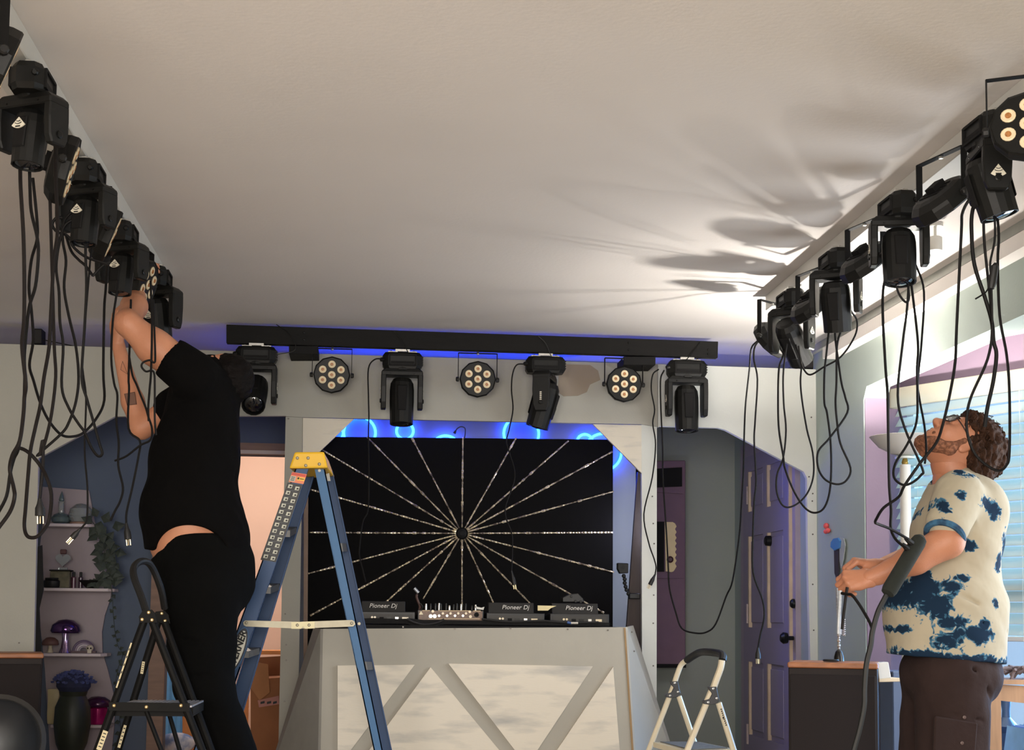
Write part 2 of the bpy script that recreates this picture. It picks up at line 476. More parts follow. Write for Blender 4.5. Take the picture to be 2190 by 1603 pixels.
YK = 7.74
lb = thing('lighting_beam', 'long black timber beam hung below the ceiling in front of the stage front', 'beam', W(1010, 770, YK))
plate([(484, 693.5), (1536, 730), (1535, 765), (484, 733)], YK, .045, 'beam', M_BEAMB, lb, bevel=.002)
for a, b_, y0, y1 in ((618, 680, 739, 757), (1334, 1402, 762, 780)):
    p = [W(a, y0, YK), W(b_, y0, YK), W(b_, y1, YK), W(a, y1, YK)]
    MB().prism(p, (0, .245, 0)).obj('bracket', M_BLACK2, lb, bevel=.002)
bt = MB()
for x, y in [(650, 711), (650, 726), (1345, 733), (1345, 748), (1515, 748), (1515, 757)]:
    p = W(x, y, YK); bt.lathe([(.006, 0), (.006, .003), (.003, .005)], p, (0, -1, 0), 8)
bt.obj('bolt_heads', M_DARKMETAL, lb)['kind'] = 'stuff'

# ------------------------------------------------------------------ black board with ray strips
YS = 8.25
sb = thing('sunburst_board', 'black board with twenty glittering strips radiating from its centre behind the deck', 'board', W(985, 1700, YS))
plate([(661, 933), (1311, 939.5), (1310, 1700), (651, 1700)], YS, .03, 'board', mat('black_felt', (12, 11, 11), 0.95, var=0.1, scale=60, spec=0.15), sb)
M_GLIT = bpy.data.materials.new('gold_sequin_strip'); M_GLIT.use_nodes = True
nt = M_GLIT.node_tree; b = nt.nodes['Principled BSDF']; b.inputs['Metallic'].default_value = .55; b.inputs['Roughness'].default_value = .3
tc = nt.nodes.new('ShaderNodeTexCoord'); nz = nt.nodes.new('ShaderNodeTexNoise'); nz.inputs['Scale'].default_value = 22; nz.inputs['Detail'].default_value = 3
rp = nt.nodes.new('ShaderNodeValToRGB')  # sparkle painted into the colour: noise from dim grey to bright cream
rp.color_ramp.elements[0].color = rgb(120, 106, 96); rp.color_ramp.elements[0].position = .36
rp.color_ramp.elements[1].color = rgb(255, 238, 200); rp.color_ramp.elements[1].position = .60
nt.links.new(tc.outputs['Object'], nz.inputs[0]); nt.links.new(nz.outputs[0], rp.inputs[0]); nt.links.new(rp.outputs[0], b.inputs['Base Color'])
ends = [(990, 934), (1104, 936), (1216, 942), (1310, 965), (1313, 1050), (1311, 1138), (1313, 1223), (1292, 1310), (1136, 1292), (1056, 1290), (988, 1312), (905, 1280), (822, 1290), (663, 1316), (659, 1226), (662, 1138), (664, 1046), (690, 962), (785, 934), (881, 936)]
cc = (988, 1140)
rnd = random.Random(3)
for ex, ey in ends:
    dx, dy = ex - cc[0], ey - cc[1]; L = math.hypot(dx, dy); dx /= L; dy /= L
    g = MB(); t = 13.0
    nx, ny = -dy, dx
    while t < L:
        st = rnd.uniform(5, 9); hw = rnd.uniform(1.5, 2.7) * (1.0 if rnd.random() > .12 else 1.4)
        a, e = t, min(t + st, L)
        def q(tt, off): return W(cc[0] + dx * tt + nx * off, cc[1] + dy * tt + ny * off, YS - .001)
        tip = W(cc[0] + dx * (a + e) / 2, cc[1] + dy * (a + e) / 2, YS - .001) + Vector((rnd.uniform(-.002, .002), -.005, rnd.uniform(-.002, .002)))
        qs = [q(a, 0), q((a + e) / 2, hw), q(e, 0), q((a + e) / 2, -hw)]
        qs = [q(a, hw * .7), q(e, hw * .7), q(e, -hw * .7), q(a, -hw * .7)]
        g.add(qs + [tip], [(0, 1, 4), (1, 2, 4), (2, 3, 4), (3, 0, 4)])
        t = e + .01
    g.obj('ray_strip', M_GLIT, sb)
MB().lathe([(.026, 0), (.026, .008), (.012, .014)], W(988, 1140, YS), (0, -1, 0), 16).obj('hub', M_BLACK2, sb)
pm = W(978, 934, YS)
gn = MB().tube(spline([W(x, y, YS - .005) for x, y in [(993, 938), (995, 925), (994, 915), (986, 912), (978, 916), (974, 922)]], 5), .0032, 6)
gn.lathe([(.004, 0), (.008, .012), (.007, .02)], W(975, 920, YS - .005), (-.5, 0, -1), 8).obj('gooseneck_tip', M_RUBBER, sb)

# tan batten left of the board, dark post right of it with a small camera
bat = MB().prism([W(650, 1060, 8.1), W(659, 1060, 8.1), W(656, 1745, 8.1), W(648, 1745, 8.1)], (0, .02, 0)).obj('wooden_batten', mat('bare_batten', (140, 118, 102), .7, var=.1))
setp(bat, 'thin bare wood batten standing between left stage post and black board', 'batten')
post = MB().prism([W(1364, 1008, 8.05), W(1374, 1015, 8.05), W(1366, 1742, 8.05), W(1329, 1742, 8.05), W(1340, 1345, 8.05)], (0, .03, 0)).obj('dark_post', mat('dark_stained_wood', (58, 46, 42), .6, var=.2, scale=6, stretch=(4, 4, 1)))
setp(post, 'dark slanted wooden post behind right stage post', 'post')
ac = thing('action_camera', 'small black camera on a jointed arm clamped to the dark slanted post', 'camera', W(1340, 1270, 7.99))
YA = 7.99
MB().prism([W(1321, 1203, YA), W(1344, 1204, YA), W(1344, 1225, YA), W(1326, 1226, YA), W(1321, 1216, YA)], (0, .04, 0)).obj('camera_body', M_BLACK, ac, bevel=.003)
MB().lathe([(.009, 0), (.009, .006), (.006, .006)], W(1333, 1213, YA), (0, -1, 0), 12).obj('lens', M_GLASS, ac)
arm = MB()
for x, y in [(1334, 1231), (1336, 1238), (1336, 1246), (1338, 1254), (1340, 1261), (1344, 1269)]: arm.ball(W(x, y, YA + .015), .0115, n=10)
arm.obj('jointed_arm', M_RUBBER, ac, smooth=True)
MB().box(W(1356, 1274, YA + .02), (.06, .05, .03)).obj('clamp', M_RUBBER, ac, bevel=.004)

# ------------------------------------------------------------------ neon rings on the centre wall
ne = thing('neon_light', 'glowing blue neon rings on the wall above the black board', 'light', W(1000, 915, 8.57))
M_NEON = mat('blue_neon', (30, 120, 255), .4, emit=(14, 64, 255), estr=27)
for cx, cy, rr in [(769, 925, 34), (866, 921, 18), (953, 962, 31), (1115, 927, 38), (1251, 945, 17), (718, 926, 16), (1290, 966, 40)]:
    c = W(cx, cy, 8.603); r_ = rr * 8.6 / FPX
    MB().tube([c + Vector((math.cos(a) * r_, 0, math.sin(a) * r_)) for a in [2 * math.pi * i / 40 for i in range(40)]], .0075, 8, closed=True).obj('neon_ring', M_NEON, ne, smooth=True)

# ------------------------------------------------------------------ DJ booth
YD = 7.0
bo = thing('dj_booth', 'grey painted DJ booth with white triangle panels on its front', 'booth', W(1010, 1795, YD))
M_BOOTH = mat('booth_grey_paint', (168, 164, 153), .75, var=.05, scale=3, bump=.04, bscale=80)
fr = plate([(691, 1344), (1337, 1340.5), (1367, 1797), (682, 1797)], YD, .02, 'front_panel', M_BOOTH, bo)
def quad(pts, off, name, m, parent): return MB().prism(pts, off).obj(name, m, parent)
ztop = W(1000, 1337, YD).z
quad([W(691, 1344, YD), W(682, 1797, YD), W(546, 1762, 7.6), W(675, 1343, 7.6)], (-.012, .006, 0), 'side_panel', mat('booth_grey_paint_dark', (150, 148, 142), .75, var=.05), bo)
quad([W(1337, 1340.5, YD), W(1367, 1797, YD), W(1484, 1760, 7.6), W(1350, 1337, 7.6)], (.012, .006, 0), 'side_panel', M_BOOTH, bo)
MB().box(((W(691, 1340, YD).x + W(1337, 1340, YD).x) / 2, YD + .33, ztop - .012), (W(1337, 1340, YD).x - W(691, 1340, YD).x - .01, .62, .022)).obj('table_top', M_BLACK2, bo)
plate([(1334.5, 1342), (1338, 1342), (1368, 1797), (1363, 1797)], YD - .006, .006, 'edge_strip', mat('raw_ply_edge', (150, 122, 84), .7), bo)
for tri in ([(722, 1422.5), (887, 1421), (722, 1641)], [(921, 1426), (1148, 1700), (718, 1700)], [(959, 1418.5), (1268.5, 1424), (1127, 1637)], [(1311.5, 1425), (1333, 1700), (1126, 1700)]):
    plate(tri, YD - .016, .016, 'triangle_panel', M_WHITEWASH, bo)
sc = MB()
for x, y in [(862, 1340), (973, 1344), (1092, 1343), (1214, 1345), (1300, 1347), (1351, 1351), (1356, 1392), (1347, 1523)]:
    p = W(x, y, YD); sc.cyl(p, p + Vector((0, -.004, 0)), .004, n=8)
sc.obj('screw_heads', M_SCREW, bo)['kind'] = 'stuff'
# ------------------------------------------------------------------ moving head spotlights
M_STICK = mat('white_sticker', (222, 216, 198), .5, var=.02)
M_PRINT = mat('black_print', (24, 22, 22), .6)
M_LENS = mat('dark_lens_glass', (20, 22, 26), .04, var=.3, scale=18, spec=1.0)
M_LENSB = mat('lens_reflection_blue', (120, 170, 230), .1, .8, var=.2)
M_LENSG = mat('lens_glint', (150, 140, 90), .08, 1.0, scale=25, col2=(40, 30, 60), thr=(.4, .6))  # colours of the painted reflections laid on one lens

def mover(label, loc, rz=0.0, pan=0.0, tilt=0.0, group=None, sc=1.0, cable=None, front='tube', stick='fan', hs=1.0, hz=1.0):
    """hanging moving head, local z=0 is the face of the beam it hangs from"""
    t = thing('moving_head_light', label, 'stage light', (0, 0, 0), group)
    B = Matrix.Rotation(rz, 3, 'Z')
    Pn = Matrix.Rotation(rz + pan, 3, 'Z')
    piv = Vector((0, 0, -.245 + (1 - hz) * .11))
    Hd = Pn @ Matrix.Rotation(tilt, 3, 'X')
    def fin(mb, name, m, M=None, par=t, off=Vector((0, 0, 0)), **kw):
        mb.v = [((M @ v) if M is not None else v) + off for v in mb.v]
        mb.v = [v * sc for v in mb.v]
        return mb.obj(name, m, par, **kw)
    # clamp and safety hook
    c = MB().box((0, 0, -.006), (.075, .05, .012)).box((-.05, 0, -.012), (.05, .018, .006)).box((.05, 0, -.012), (.05, .018, .006))
    c.lathe([(.008, -.03), (.008, -.008), (.005, -.004)], (-.06, 0, 0), n=8).lathe([(.008, -.03), (.008, -.008), (.005, -.004)], (.06, 0, 0), n=8)
    fin(c, 'clamp', M_SILVER, B)
    # base: chamfered box with recessed panel
    w, d, h0, h1 = .104, .050, -.018, -.105
    pf = [(-w, -d * .55), (-w * .72, -d), (w * .72, -d), (w, -d * .55), (w, d * .55), (w * .72, d), (-w * .72, d), (-w, d * .55)]
    b = MB().loft([[Vector((x * .86, y * .8, h0)) for x, y in pf], [Vector((x, y, h0 - .02)) for x, y in pf], [Vector((x, y, h1 + .018)) for x, y in pf], [Vector((x * .9, y * .9, h1)) for x, y in pf]])
    base = fin(b, 'base', M_BLACK, B)
    for sg in (-1, 1):
        f = MB()
        f.box((0, sg * (d + .003), -.035), (.13, .008, .009)).box((0, sg * (d + .003), -.088), (.13, .008, .009)).box((-.068, sg * (d + .003), -.062), (.009, .008, .06)).box((.068, sg * (d + .003), -.062), (.009, .008, .06))
        f.box((0, sg * (d + .001), -.074), (.12, .005, .012))
        fin(f, 'panel_frame', M_BLACK2, B, base)
    f = MB()
    for i in range(4):
        f.box((w + .001, 0, -.04 - i * .013), (.006, .06, .005))
    f.lathe([(.011, 0), (.011, .016), (.007, .022)], (-w * .93, -.03, -.055), (-1, 0, -.3), 8)
    fin(f, 'vents', M_DARKMETAL, B, base)['kind'] = 'stuff'
    # yoke: crossbar and two arms
    y = MB()
    y.loft([[Vector(p) for p in q] for q in (
        [(-.085, -.04, -.100), (.085, -.04, -.100), (.085, .04, -.100), (-.085, .04, -.100)],
        [(-.108, -.045, -.120), (.108, -.045, -.120), (.108, .045, -.120), (-.108, .045, -.120)],
        [(-.108, -.045, -.142), (.108, -.045, -.142), (.108, .045, -.142), (-.108, .045, -.142)])])
    y.lathe([(.05, -.115), (.05, -.095)], n=16)
    for sg in (-1, 1):
        prof = [(a_, -.135 + (b_ + .135) * hz) for a_, b_ in ((-.044, -.135), (.044, -.135), (.046, -.20), (.042, -.28), (.030, -.315), (-.030, -.315), (-.042, -.28), (-.046, -.20))]
        y.prism([Vector((sg * .082, py, pz)) for py, pz in prof], (sg * .027, 0, 0))
    fin(y, 'yoke', M_BLACK, Pn, bevel=.004)
    for sg in (-1, 1):
        if stick == 'head': break
        if stick == 'bar':
            s_ = MB().prism([Vector((sg * .1102, y0, z0)) for y0, z0 in ((-.008, -.212), (.008, -.212), (.008, -.262), (-.008, -.262))], (sg * .001, 0, 0))
            st = fin(s_, 'sticker', M_PRINT, Pn)
            for i in range(5):
                k = MB().box((sg * .1118, 0, -.218 - i * .0095), (.001, .010, .0055)); fin(k, 'letter', M_STICK, Pn, st)
            continue
        s_ = MB(); x = sg * .1102
        arc = [(math.sin(a) * .036, -.232 - math.cos(a) * .036 + .028) for a in [R(-42 + 84 * i / 8) for i in range(9)]]
        s_.prism([Vector((x, 0, -.200))] + [Vector((x, py, pz)) for py, pz in arc], (sg * .0015, 0, 0))
        st = fin(s_, 'sticker', M_STICK, Pn, label='white fan-shaped sticker')
        k = MB(); x2 = sg * .112
        for rr in (.012, .020):
            k.tube([Vector((x2, math.sin(a) * rr, -.203 - math.cos(a) * rr)) for a in [R(-38 + 76 * i / 6) for i in range(7)]], .0013, 4)
        k.box((x2, 0, -.231), (.001, .018, .004))
        fin(k, 'print', M_PRINT, Pn, st)
    kn = MB()
    for sg in (-1, 1):
        kn.lathe([(.012, 0), (.012, .004), (.008, .006)], (sg * .109, 0, -.135 - .135 * hz), (sg, 0, 0), 10)
        for yy in (-.03, .03): kn.lathe([(.004, 0), (.003, .003)], (sg * .06, -.045 if yy < 0 else .045, -.13), (0, -1 if yy < 0 else 1, 0), 6)
    fin(kn, 'pivot_caps', M_DARKMETAL, Pn)['kind'] = 'stuff'
    # head: octagonal body tapering into the lens barrel
    def ring(r, z, k=1.0, n=16):
        out = []
        for i in range(n):
            a = 2 * math.pi * (i + .5) / n
            o8 = math.cos(math.pi / 8) / math.cos(((a + math.pi / 8) % (math.pi / 4)) - math.pi / 8)
            q = r * (k * o8 + (1 - k))
            out.append(Vector((math.cos(a) * q * hs, math.sin(a) * q * hs, z * hz)))
        return out
    h = MB().loft([ring(.03, .094), ring(.05, .09), ring(.064, .066), ring(.068, .03), ring(.068, -.03), ring(.065, -.07, .6), ring(.062, -.125, .2), ring(.061, -.15, 0), ring(.055, -.15, 0), ring(.053, -.135, 0)])
    head = fin(h, 'head', M_BLACK, Hd, off=piv)
    if stick == 'head':
        y0 = -.064 * hs - .004
        s_ = MB().prism([Vector((0, y0, .028))] + [Vector((math.sin(a) * .036, y0, .028 - math.cos(a) * .036)) for a in [R(-44 + 88 * i / 8) for i in range(9)]], (0, -.004, 0))
        st = fin(s_, 'sticker', M_STICK, Hd, head, piv, label='white fan-shaped sticker')
        k = MB()
        for rr in (.012, .020): k.tube([Vector((math.sin(a) * rr, y0 - .005, .025 - math.cos(a) * rr)) for a in [R(-38 + 76 * i / 6) for i in range(7)]], .0013, 4)
        k.box((0, y0 - .005, -.003), (.018, .001, .004)); fin(k, 'print', M_PRINT, Hd, st, piv)
    for sg in (-1, 1):
        h = MB()
        h.loft([[Vector((-.026, sg * .064 * hs, .045 * hz)), Vector((.026, sg * .064 * hs, .045 * hz)), Vector((.022, sg * .062 * hs, -.09 * hz)), Vector((-.022, sg * .062 * hs, -.09 * hz))],
                [Vector((-.022, sg * .068 * hs, .04 * hz)), Vector((.022, sg * .068 * hs, .04 * hz)), Vector((.018, sg * .066 * hs, -.085 * hz)), Vector((-.018, sg * .066 * hs, -.085 * hz))]])
        fin(h, 'cover_plate', M_BLACK2, Hd, head, piv)
    lens = MB().lathe([(.001, -.157 * hz), (.025 * hs, -.154 * hz), (.045 * hs, -.146 * hz), (.054 * hs, -.136 * hz)], n=24)
    ln = fin(lens, 'lens', M_LENS, Hd, head, piv, smooth=True)
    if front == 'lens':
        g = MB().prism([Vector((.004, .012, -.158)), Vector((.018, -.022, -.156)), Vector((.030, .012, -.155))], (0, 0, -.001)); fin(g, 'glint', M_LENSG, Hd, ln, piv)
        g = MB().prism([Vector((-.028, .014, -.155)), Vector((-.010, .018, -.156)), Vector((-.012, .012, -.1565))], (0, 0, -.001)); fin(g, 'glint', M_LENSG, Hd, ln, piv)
    if cable:
        s_ = MB(); s_.tube(spline([Vector(q) for q in cable], 6), .0022, 6); fin(s_, 'safety_cable', M_DARKMETAL, B)
    t.location = loc
    return t

# ------------------------------------------------------------------ flat LED cans
M_LEDR = mat('led_lens_cream', (232, 214, 178), .25, var=.06, scale=60)
M_LEDC = mat('led_chip_amber', (168, 112, 62), .4, var=.3, scale=200)
def par_can(label, loc, rz=0.0, tilt=0.0, group=None, drop=.145, r=.096, sw=0.0, clampm=M_SILVER):
    t = thing('led_par_can', label, 'stage light', (0, 0, 0), group)
    B = Matrix.Rotation(rz, 3, 'Z')
    c = Vector((0, 0, -drop))
    Hm = B @ Matrix.Rotation(sw, 3, 'Y') @ Matrix.Rotation(tilt, 3, 'X')
    def fin(mb, name, m, M=B, par=t, off=Vector((0, 0, 0)), **kw):
        mb.v = [M @ v + off for v in mb.v]
        return mb.obj(name, m, par, **kw)
    u = MB(); hw = r + .006
    u.box((0, 0, -.006), (2 * hw, .022, .003)).box((-hw, 0, -.006 - drop / 2), (.003, .022, drop)).box((hw, 0, -.006 - drop / 2), (.003, .022, drop))
    fin(u, 'bracket', M_BLACK2)
    u = MB().lathe([(.007, -.014), (.007, -.004), (.004, .002)], n=8); fin(u, 'bolt', clampm)
    for sg in (-1, 1):
        u = MB().lathe([(.013, 0), (.013, .012), (.009, .016)], (sg * (hw - .004), 0, -drop), (sg, 0, 0), 8); fin(u, 'knob', M_RUBBER)
    b = MB()
    n = 12
    b.lathe([(r * .62, .036), (r * .8, .03), (r * .97, .012), (r, 0), (r, -.022), (r * .965, -.027), (r * .93, -.024)], (0, 0, 0), (0, 1, 0), n, phase=math.pi / 12)
    hs = fin(b, 'housing', M_BLACK, Hm, off=c)
    f = MB()
    for i in range(4): f.box((0, .036, -.03 + i * .02), (.09, .006, .006))
    f.box((0, .044, .01), (.04, .02, .05))
    fin(f, 'rear_box', M_BLACK2, Hm, hs, c)
    for i in range(7):
        if i == 0: x = z = 0.0
        else:
            a = R(90 + 60 * (i - 1)); x, z = math.cos(a) * r * .565, math.sin(a) * r * .565
        rg = MB().lathe([(.0195, -.022), (.0195, -.027), (.0165, -.029), (.009, -.027)], (x, 0, z), (0, 1, 0), 14)
        # lathe heights run along +y, the face looks along -y
        e = fin(rg, 'led_lens', M_LEDR, Hm, hs, c, smooth=True)
        ch = MB().lathe([(.0085, -.027), (.0078, -.030), (.004, -.0305)], (x, 0, z), (0, 1, 0), 10); ch2 = fin(ch, 'led_chip', M_LEDC, Hm, e, c)
    t.location = loc
    return t

# back beam: four moving heads and three cans
def at(px, py, Y=YK + .022): return W(px, py, Y)
mover('moving head light at the left end of the black beam, lens turned outward', at(549, 735), 0, 0, R(-52), cable=[(.1, -.03, -.06), (.2, -.03, -.03), (.17, -.03, .05), (.1, -.028, .10)], front='lens')
mover('moving head light second from left on the black beam, barrel hanging straight down', at(861, 748), 0, 0, R(-7), cable=[(.03, -.03, -.02), (-.01, -.03, .05), (-.05, -.028, .095)])
mover('moving head light third from left on the black beam, barrel slanting right', at(1166, 757), 0, R(72), R(16), stick='bar', cable=[(.03, -.03, -.02), (0, -.03, .05), (-.04, -.028, .09)])
mover('moving head light at the right end of the black beam, above the right opening', at(1468, 765), 0, 0, R(-5), cable=[(-.01, -.03, -.02), (.03, -.03, .03), (.07, -.028, .08)])
par_can('round LED can leftmost of the three on the black beam', at(711, 743), 0, R(4))
par_can('round LED can in the middle of the black beam, above the neon rings', at(1022, 753), 0, R(3))
par_can('round LED can rightmost of the three on the black beam', at(1334, 764), 0, R(3))

# left ceiling beam
zb = H - .07
def tp(px, py): p = WZ(px, py, zb); return (p.x, p.y, zb)
def mid(a, b, f=.5): return tuple(a[i] + (b[i] - a[i]) * f for i in range(3))
L1, L2, L3, L4 = tp(72, 140), tp(188, 342), tp(264, 472), tp(338, 568)
dl_ = tuple(L1[i] - (L2[i] - L1[i]) for i in range(2)) + (zb,)
mover('moving head light nearest the camera on the left ceiling beam, cut by the frame', dl_, R(90), R(25), R(30), sc=.85, hz=.85)
mover('second moving head light from the camera on the left ceiling beam', L1, R(90), R(-118), R(-6), sc=.85, stick='head', hs=.80, hz=.72)
mover('moving head light in the middle of the left ceiling beam, above the long loose cords', L2, R(90), R(-116), R(-5), sc=.85, stick='head', hs=.80, hz=.72)
mover('moving head light on the left ceiling beam just before the raised hand', L3, R(90), R(-114), R(-5), sc=.85, stick='head', hs=.80, hz=.72)
mover('moving head light at the far end of the left ceiling beam, beyond the raised hand', L4, R(90), R(-112), R(14), sc=.92, stick='head', hs=1.0, hz=.85)
par_can('LED can seen edge-on on the left ceiling beam nearest the camera', mid(dl_, L1, .52), R(112), R(20))
par_can('LED can seen edge-on on the left ceiling beam above the long cords', mid(L1, L2, .52), R(101), R(14), r=.105, drop=.15)
par_can('LED can seen edge-on on the left ceiling beam above the coiled cord', mid(L2, L3), R(103), R(20))
par_can('LED can beside the raised hand on the left ceiling beam', mid(L3, L4, .55), R(80), R(15))

# right ceiling beam
R1, R2, R3, R4 = tp(1692, 616), tp(1787, 530), tp(1921, 410), tp(2112, 242)
mover('moving head light nearest the camera on the right ceiling beam, arm sticker facing out', R4, R(90), R(-8), R(-16), sc=.88, hz=.8)
mover('moving head light in the middle of the right ceiling beam, head framed by its yoke', R3, R(90), R(78), R(8), sc=.88, hz=.85)
mover('moving head light on the right ceiling beam, second from the far end', R2, R(90), R(60), R(-16), sc=.88, hz=.9)
mover('moving head light at the far end of the right ceiling beam, near the corner', R1, R(90), R(48), R(-48), sc=.88)
par_can('LED can showing its lenses at the right edge, on the right ceiling beam', tp(2196, 158), R(-28), R(-12))
par_can('LED can on the right ceiling beam behind the nearest moving head', mid(R3, R4, .52), R(105), R(48), r=.105)
par_can('LED can on the right ceiling beam behind the middle moving head', mid(R2, R3, .5), R(105), R(50), r=.105)
par_can('LED can on the right ceiling beam above the looped thin cord', mid(R1, R2, .5), R(105), R(48), r=.105)
par_can('slanted LED can past the last moving head of the right ceiling beam', tp(1652, 645), R(-140), R(35), drop=.17)

# small black wall speakers on top of the stage front and the little white ceiling cylinder
for (x0, x1, y0, y1, Y), lab in (((1719, 1745, 752, 789, 8.0), 'small black box speaker standing on the stage front at its right end'), ((72, 90, 702, 736, 8.0), 'small black box speaker standing on the stage front at far left')):
    s = thing('box_speaker', lab, 'speaker', W((x0 + x1) / 2, y1, Y))
    MB().prism([W(x0, y0, Y), W(x1, y0 + .5, Y), W(x1, y1, Y), W(x0, y1, Y)], (0, .09, 0)).obj('cabinet', M_BLACK2, s, bevel=.003)
    MB().prism([W(x0 + 2, y0 + 3, Y - .004), W(x1 - 2, y0 + 3, Y - .004), W(x1 - 2, y1 - 3, Y - .004), W(x0 + 2, y1 - 3, Y - .004)], (0, .0035, 0)).obj('grille', mat('speaker_cloth', (40, 37, 36), .9, var=.2, scale=200), s)
pc = WX(2000, 508, 2.12)
cy = thing('ceiling_cylinder', 'small white cylinder fixed to the ceiling right of the right ceiling beam', 'sensor', (pc.x, pc.y, H))
MB().lathe([(.024, -.05), (.026, -.046), (.026, .0), (.02, .004)], pc, n=18).obj('body', M_WHITE, cy, smooth=True)
MB().cyl(pc, (pc.x, pc.y, H), .006, n=8).obj('stem', M_WHITE, cy)
MB().lathe([(.03, -.012), (.03, 0)], (pc.x, pc.y, H), n=16).obj('rose', M_WHITE, cy)
# ------------------------------------------------------------------ gear on the booth
M_GEAR = mat('gear_black', (20, 19, 19), .45, var=.1, scale=20)
M_GEARP = mat('gear_panel_brown', (40, 36, 31), .5, var=.2, scale=25)
M_LOGO = mat('white_lettering', (214, 210, 204), .5, var=.02)
ZT = ztop
def player(px0, px1, label, tx, lights=True):
    Yp = 7.16
    a, b = W(px0, 1325, Yp).x, W(px1, 1325, Yp).x
    t = thing('media_player', label, 'dj player', ((a + b) / 2, Yp, ZT + .002), 'media players on the booth')
    w = b - a; cx = (a + b) / 2; z0 = ZT + .006
    zt = W(1000, 1309, Yp).z; zh = W(1000, 1287, Yp + .03).z
    MB().prism([(a, Yp, z0), (a, Yp, zt), (a, Yp + .07, zt), (a, Yp + .34, zt - .02), (a, Yp + .34, z0)], (w, 0, 0)).obj('body', M_GEAR, t, bevel=.003)
    MB().prism([(a + w * .04, Yp + .012, zt - .004), (a + w * .04, Yp + .03, zh), (a + w * .04, Yp + .075, zh), (a + w * .04, Yp + .10, zt - .004)], (w * .78, 0, 0)).obj('screen_hood', M_GEAR, t, bevel=.002)
    pn = MB().box((cx, Yp - .001, (z0 + zt) / 2 - .002), (w * .9, .004, (zt - z0) * .62)).obj('port_panel', M_GEARP, t)
    for i, fx in enumerate((-.27, -.22)):
        MB().lathe([(.0055, 0), (.0055, .006), (.003, .006)], (cx + fx * w, Yp - .003, (z0 + zt) / 2), (0, -1, 0), 10).obj('phono_socket', M_LEDR, pn)
    for fx, sx, m in ((-.1, .02, M_BLACK2), (.03, .022, M_DARKMETAL), (.17, .016, M_SILVER), (.32, .03, M_LEDR)):
        MB().box((cx + fx * w, Yp - .004, (z0 + zt) / 2 - .004), (sx, .004, .012)).obj('socket', m, pn)
    zc = (zt + zh) / 2 + .002
    text_mesh('Pioneer Dj', .030, frame_m((tx * 0 + W(tx, 1297, Yp).x, Yp + .018, zc), (1, 0, 0), (0, .28, 1)), M_LOGO, 'lettering', t, .0008, .25)
    for i in range(3):
        MB().lathe([(.009, 0), (.008, .012)], (cx + (-.3 + .3 * i) * w, Yp + .2, zt - .012), n=10).obj('knob', M_DARKMETAL, t)
    return t
player(768, 888, 'black media player at the left end of the booth, beside the blue ladder', 819)
player(1040, 1165, 'black media player right of the mixer, white card at its end', 1103)
player(1176, 1303, 'black media player at the right end of the booth', 1239)
Yp = 7.15
a, b = W(893, 1325, Yp).x, W(1034, 1325, Yp).x; z0, z1 = ZT + .006, W(960, 1304, Yp).z; z1b = z1
mxr = thing('mixer', 'mixer with a brown rear panel of sockets between the media players', 'mixer', ((a + b) / 2, Yp, ZT))
MB().prism([(a, Yp, z0), (a, Yp, z1), (a, Yp + .36, z1 - .01), (a, Yp + .36, z0)], (b - a, 0, 0)).obj('body', M_GEAR, mxr, bevel=.002)
pn = MB().box(((a + b) / 2, Yp - .002, (z0 + z1) / 2), (b - a - .012, .004, (z1 - z0) * .86)).obj('rear_panel', mat('brown_rear_panel', (98, 66, 42), .4, var=.3, scale=60), mxr)
def mp_(px, py): return W(px, py, Yp - .005)
for (x0, x1, y) in ((937, 1003, 1305.5), (1012, 1028, 1305.8), (916, 1026, 1322.5), (903, 920, 1305)):
    MB().prism([mp_(x0, y - .9), mp_(x1, y - .9), mp_(x1, y + .9), mp_(x0, y + .9)], (0, -.001, 0)).obj('pale_line', mat('pale_print', (190, 164, 128), .5), pn)
MB().prism([mp_(896, 1313.5), mp_(905, 1313.5), mp_(900.5, 1305.5)], (0, -.001, 0)).obj('warning_triangle', mat('cream_print', (236, 222, 190), .5), pn)
for x, y, r_, m in [(925.5, 1306.5, 3, M_LEDR), (921, 1317, 4, M_SILVER), (929.5, 1317, 4, M_SILVER), (1004.5, 1307.5, 2.8, M_LEDR), (1006, 1318, 3.2, M_LEDR)] + [(947 + 16.5 * i, 1311, 2.6, M_LEDR) for i in range(4)] + [(939 + 17 * i, 1316, 2.6, M_SILVER) for i in range(4)] + [(1019, 1314, 5.2, M_BLACK2)]:
    c = mp_(x, y); q = r_ * Yp / FPX
    MB().lathe([(q, 0), (q, .007), (q * .55, .007), (q * .5, .002)], c, (0, -1, 0), 12).obj('socket', m, pn)
rk = random.Random(5)
for i, x in enumerate([911, 921, 931, 939, 943, 954, 961, 970, 977, 986, 996, 1009, 1017]):
    p = W(x, 1304, Yp + .05 + .03 * (i % 2)); hgt = .022 + rk.random() * .012
    MB().lathe([(.006, -.008), (.006, hgt * .6), (.0045, hgt)], (p.x, p.y, z1), n=10).obj('knob', M_DARKMETAL if i % 3 else M_SILVER, mxr)
cd_ = MB().prism([W(1150, 1294, 7.16), W(1190, 1295, 7.16), W(1178, 1300, 7.16), (W(1172, 1305, 7.16)), W(1150, 1305, 7.16)], (0, .004, .0)).obj('white_card', mat('cream_card', (226, 210, 160), .6, var=.05), None)
setp(cd_, 'small cream card leaning between the two right media players', 'card')
wc = MB().prism([W(1017, 1296, 7.15), W(1030, 1299, 7.15), W(1036, 1297, 7.15), W(1034, 1303.5, 7.15), W(1020, 1302, 7.15)], (0, .03, 0)).obj('white_plug_adapter', M_WHITE)
setp(wc, 'small white cable adapter lying on top of the mixer at its right end', 'adapter')
gl = thing('gooseneck_lamp', 'small dark gooseneck lamp with a pale head on the mixer, left end', 'lamp', W(897, 1304, 7.2))
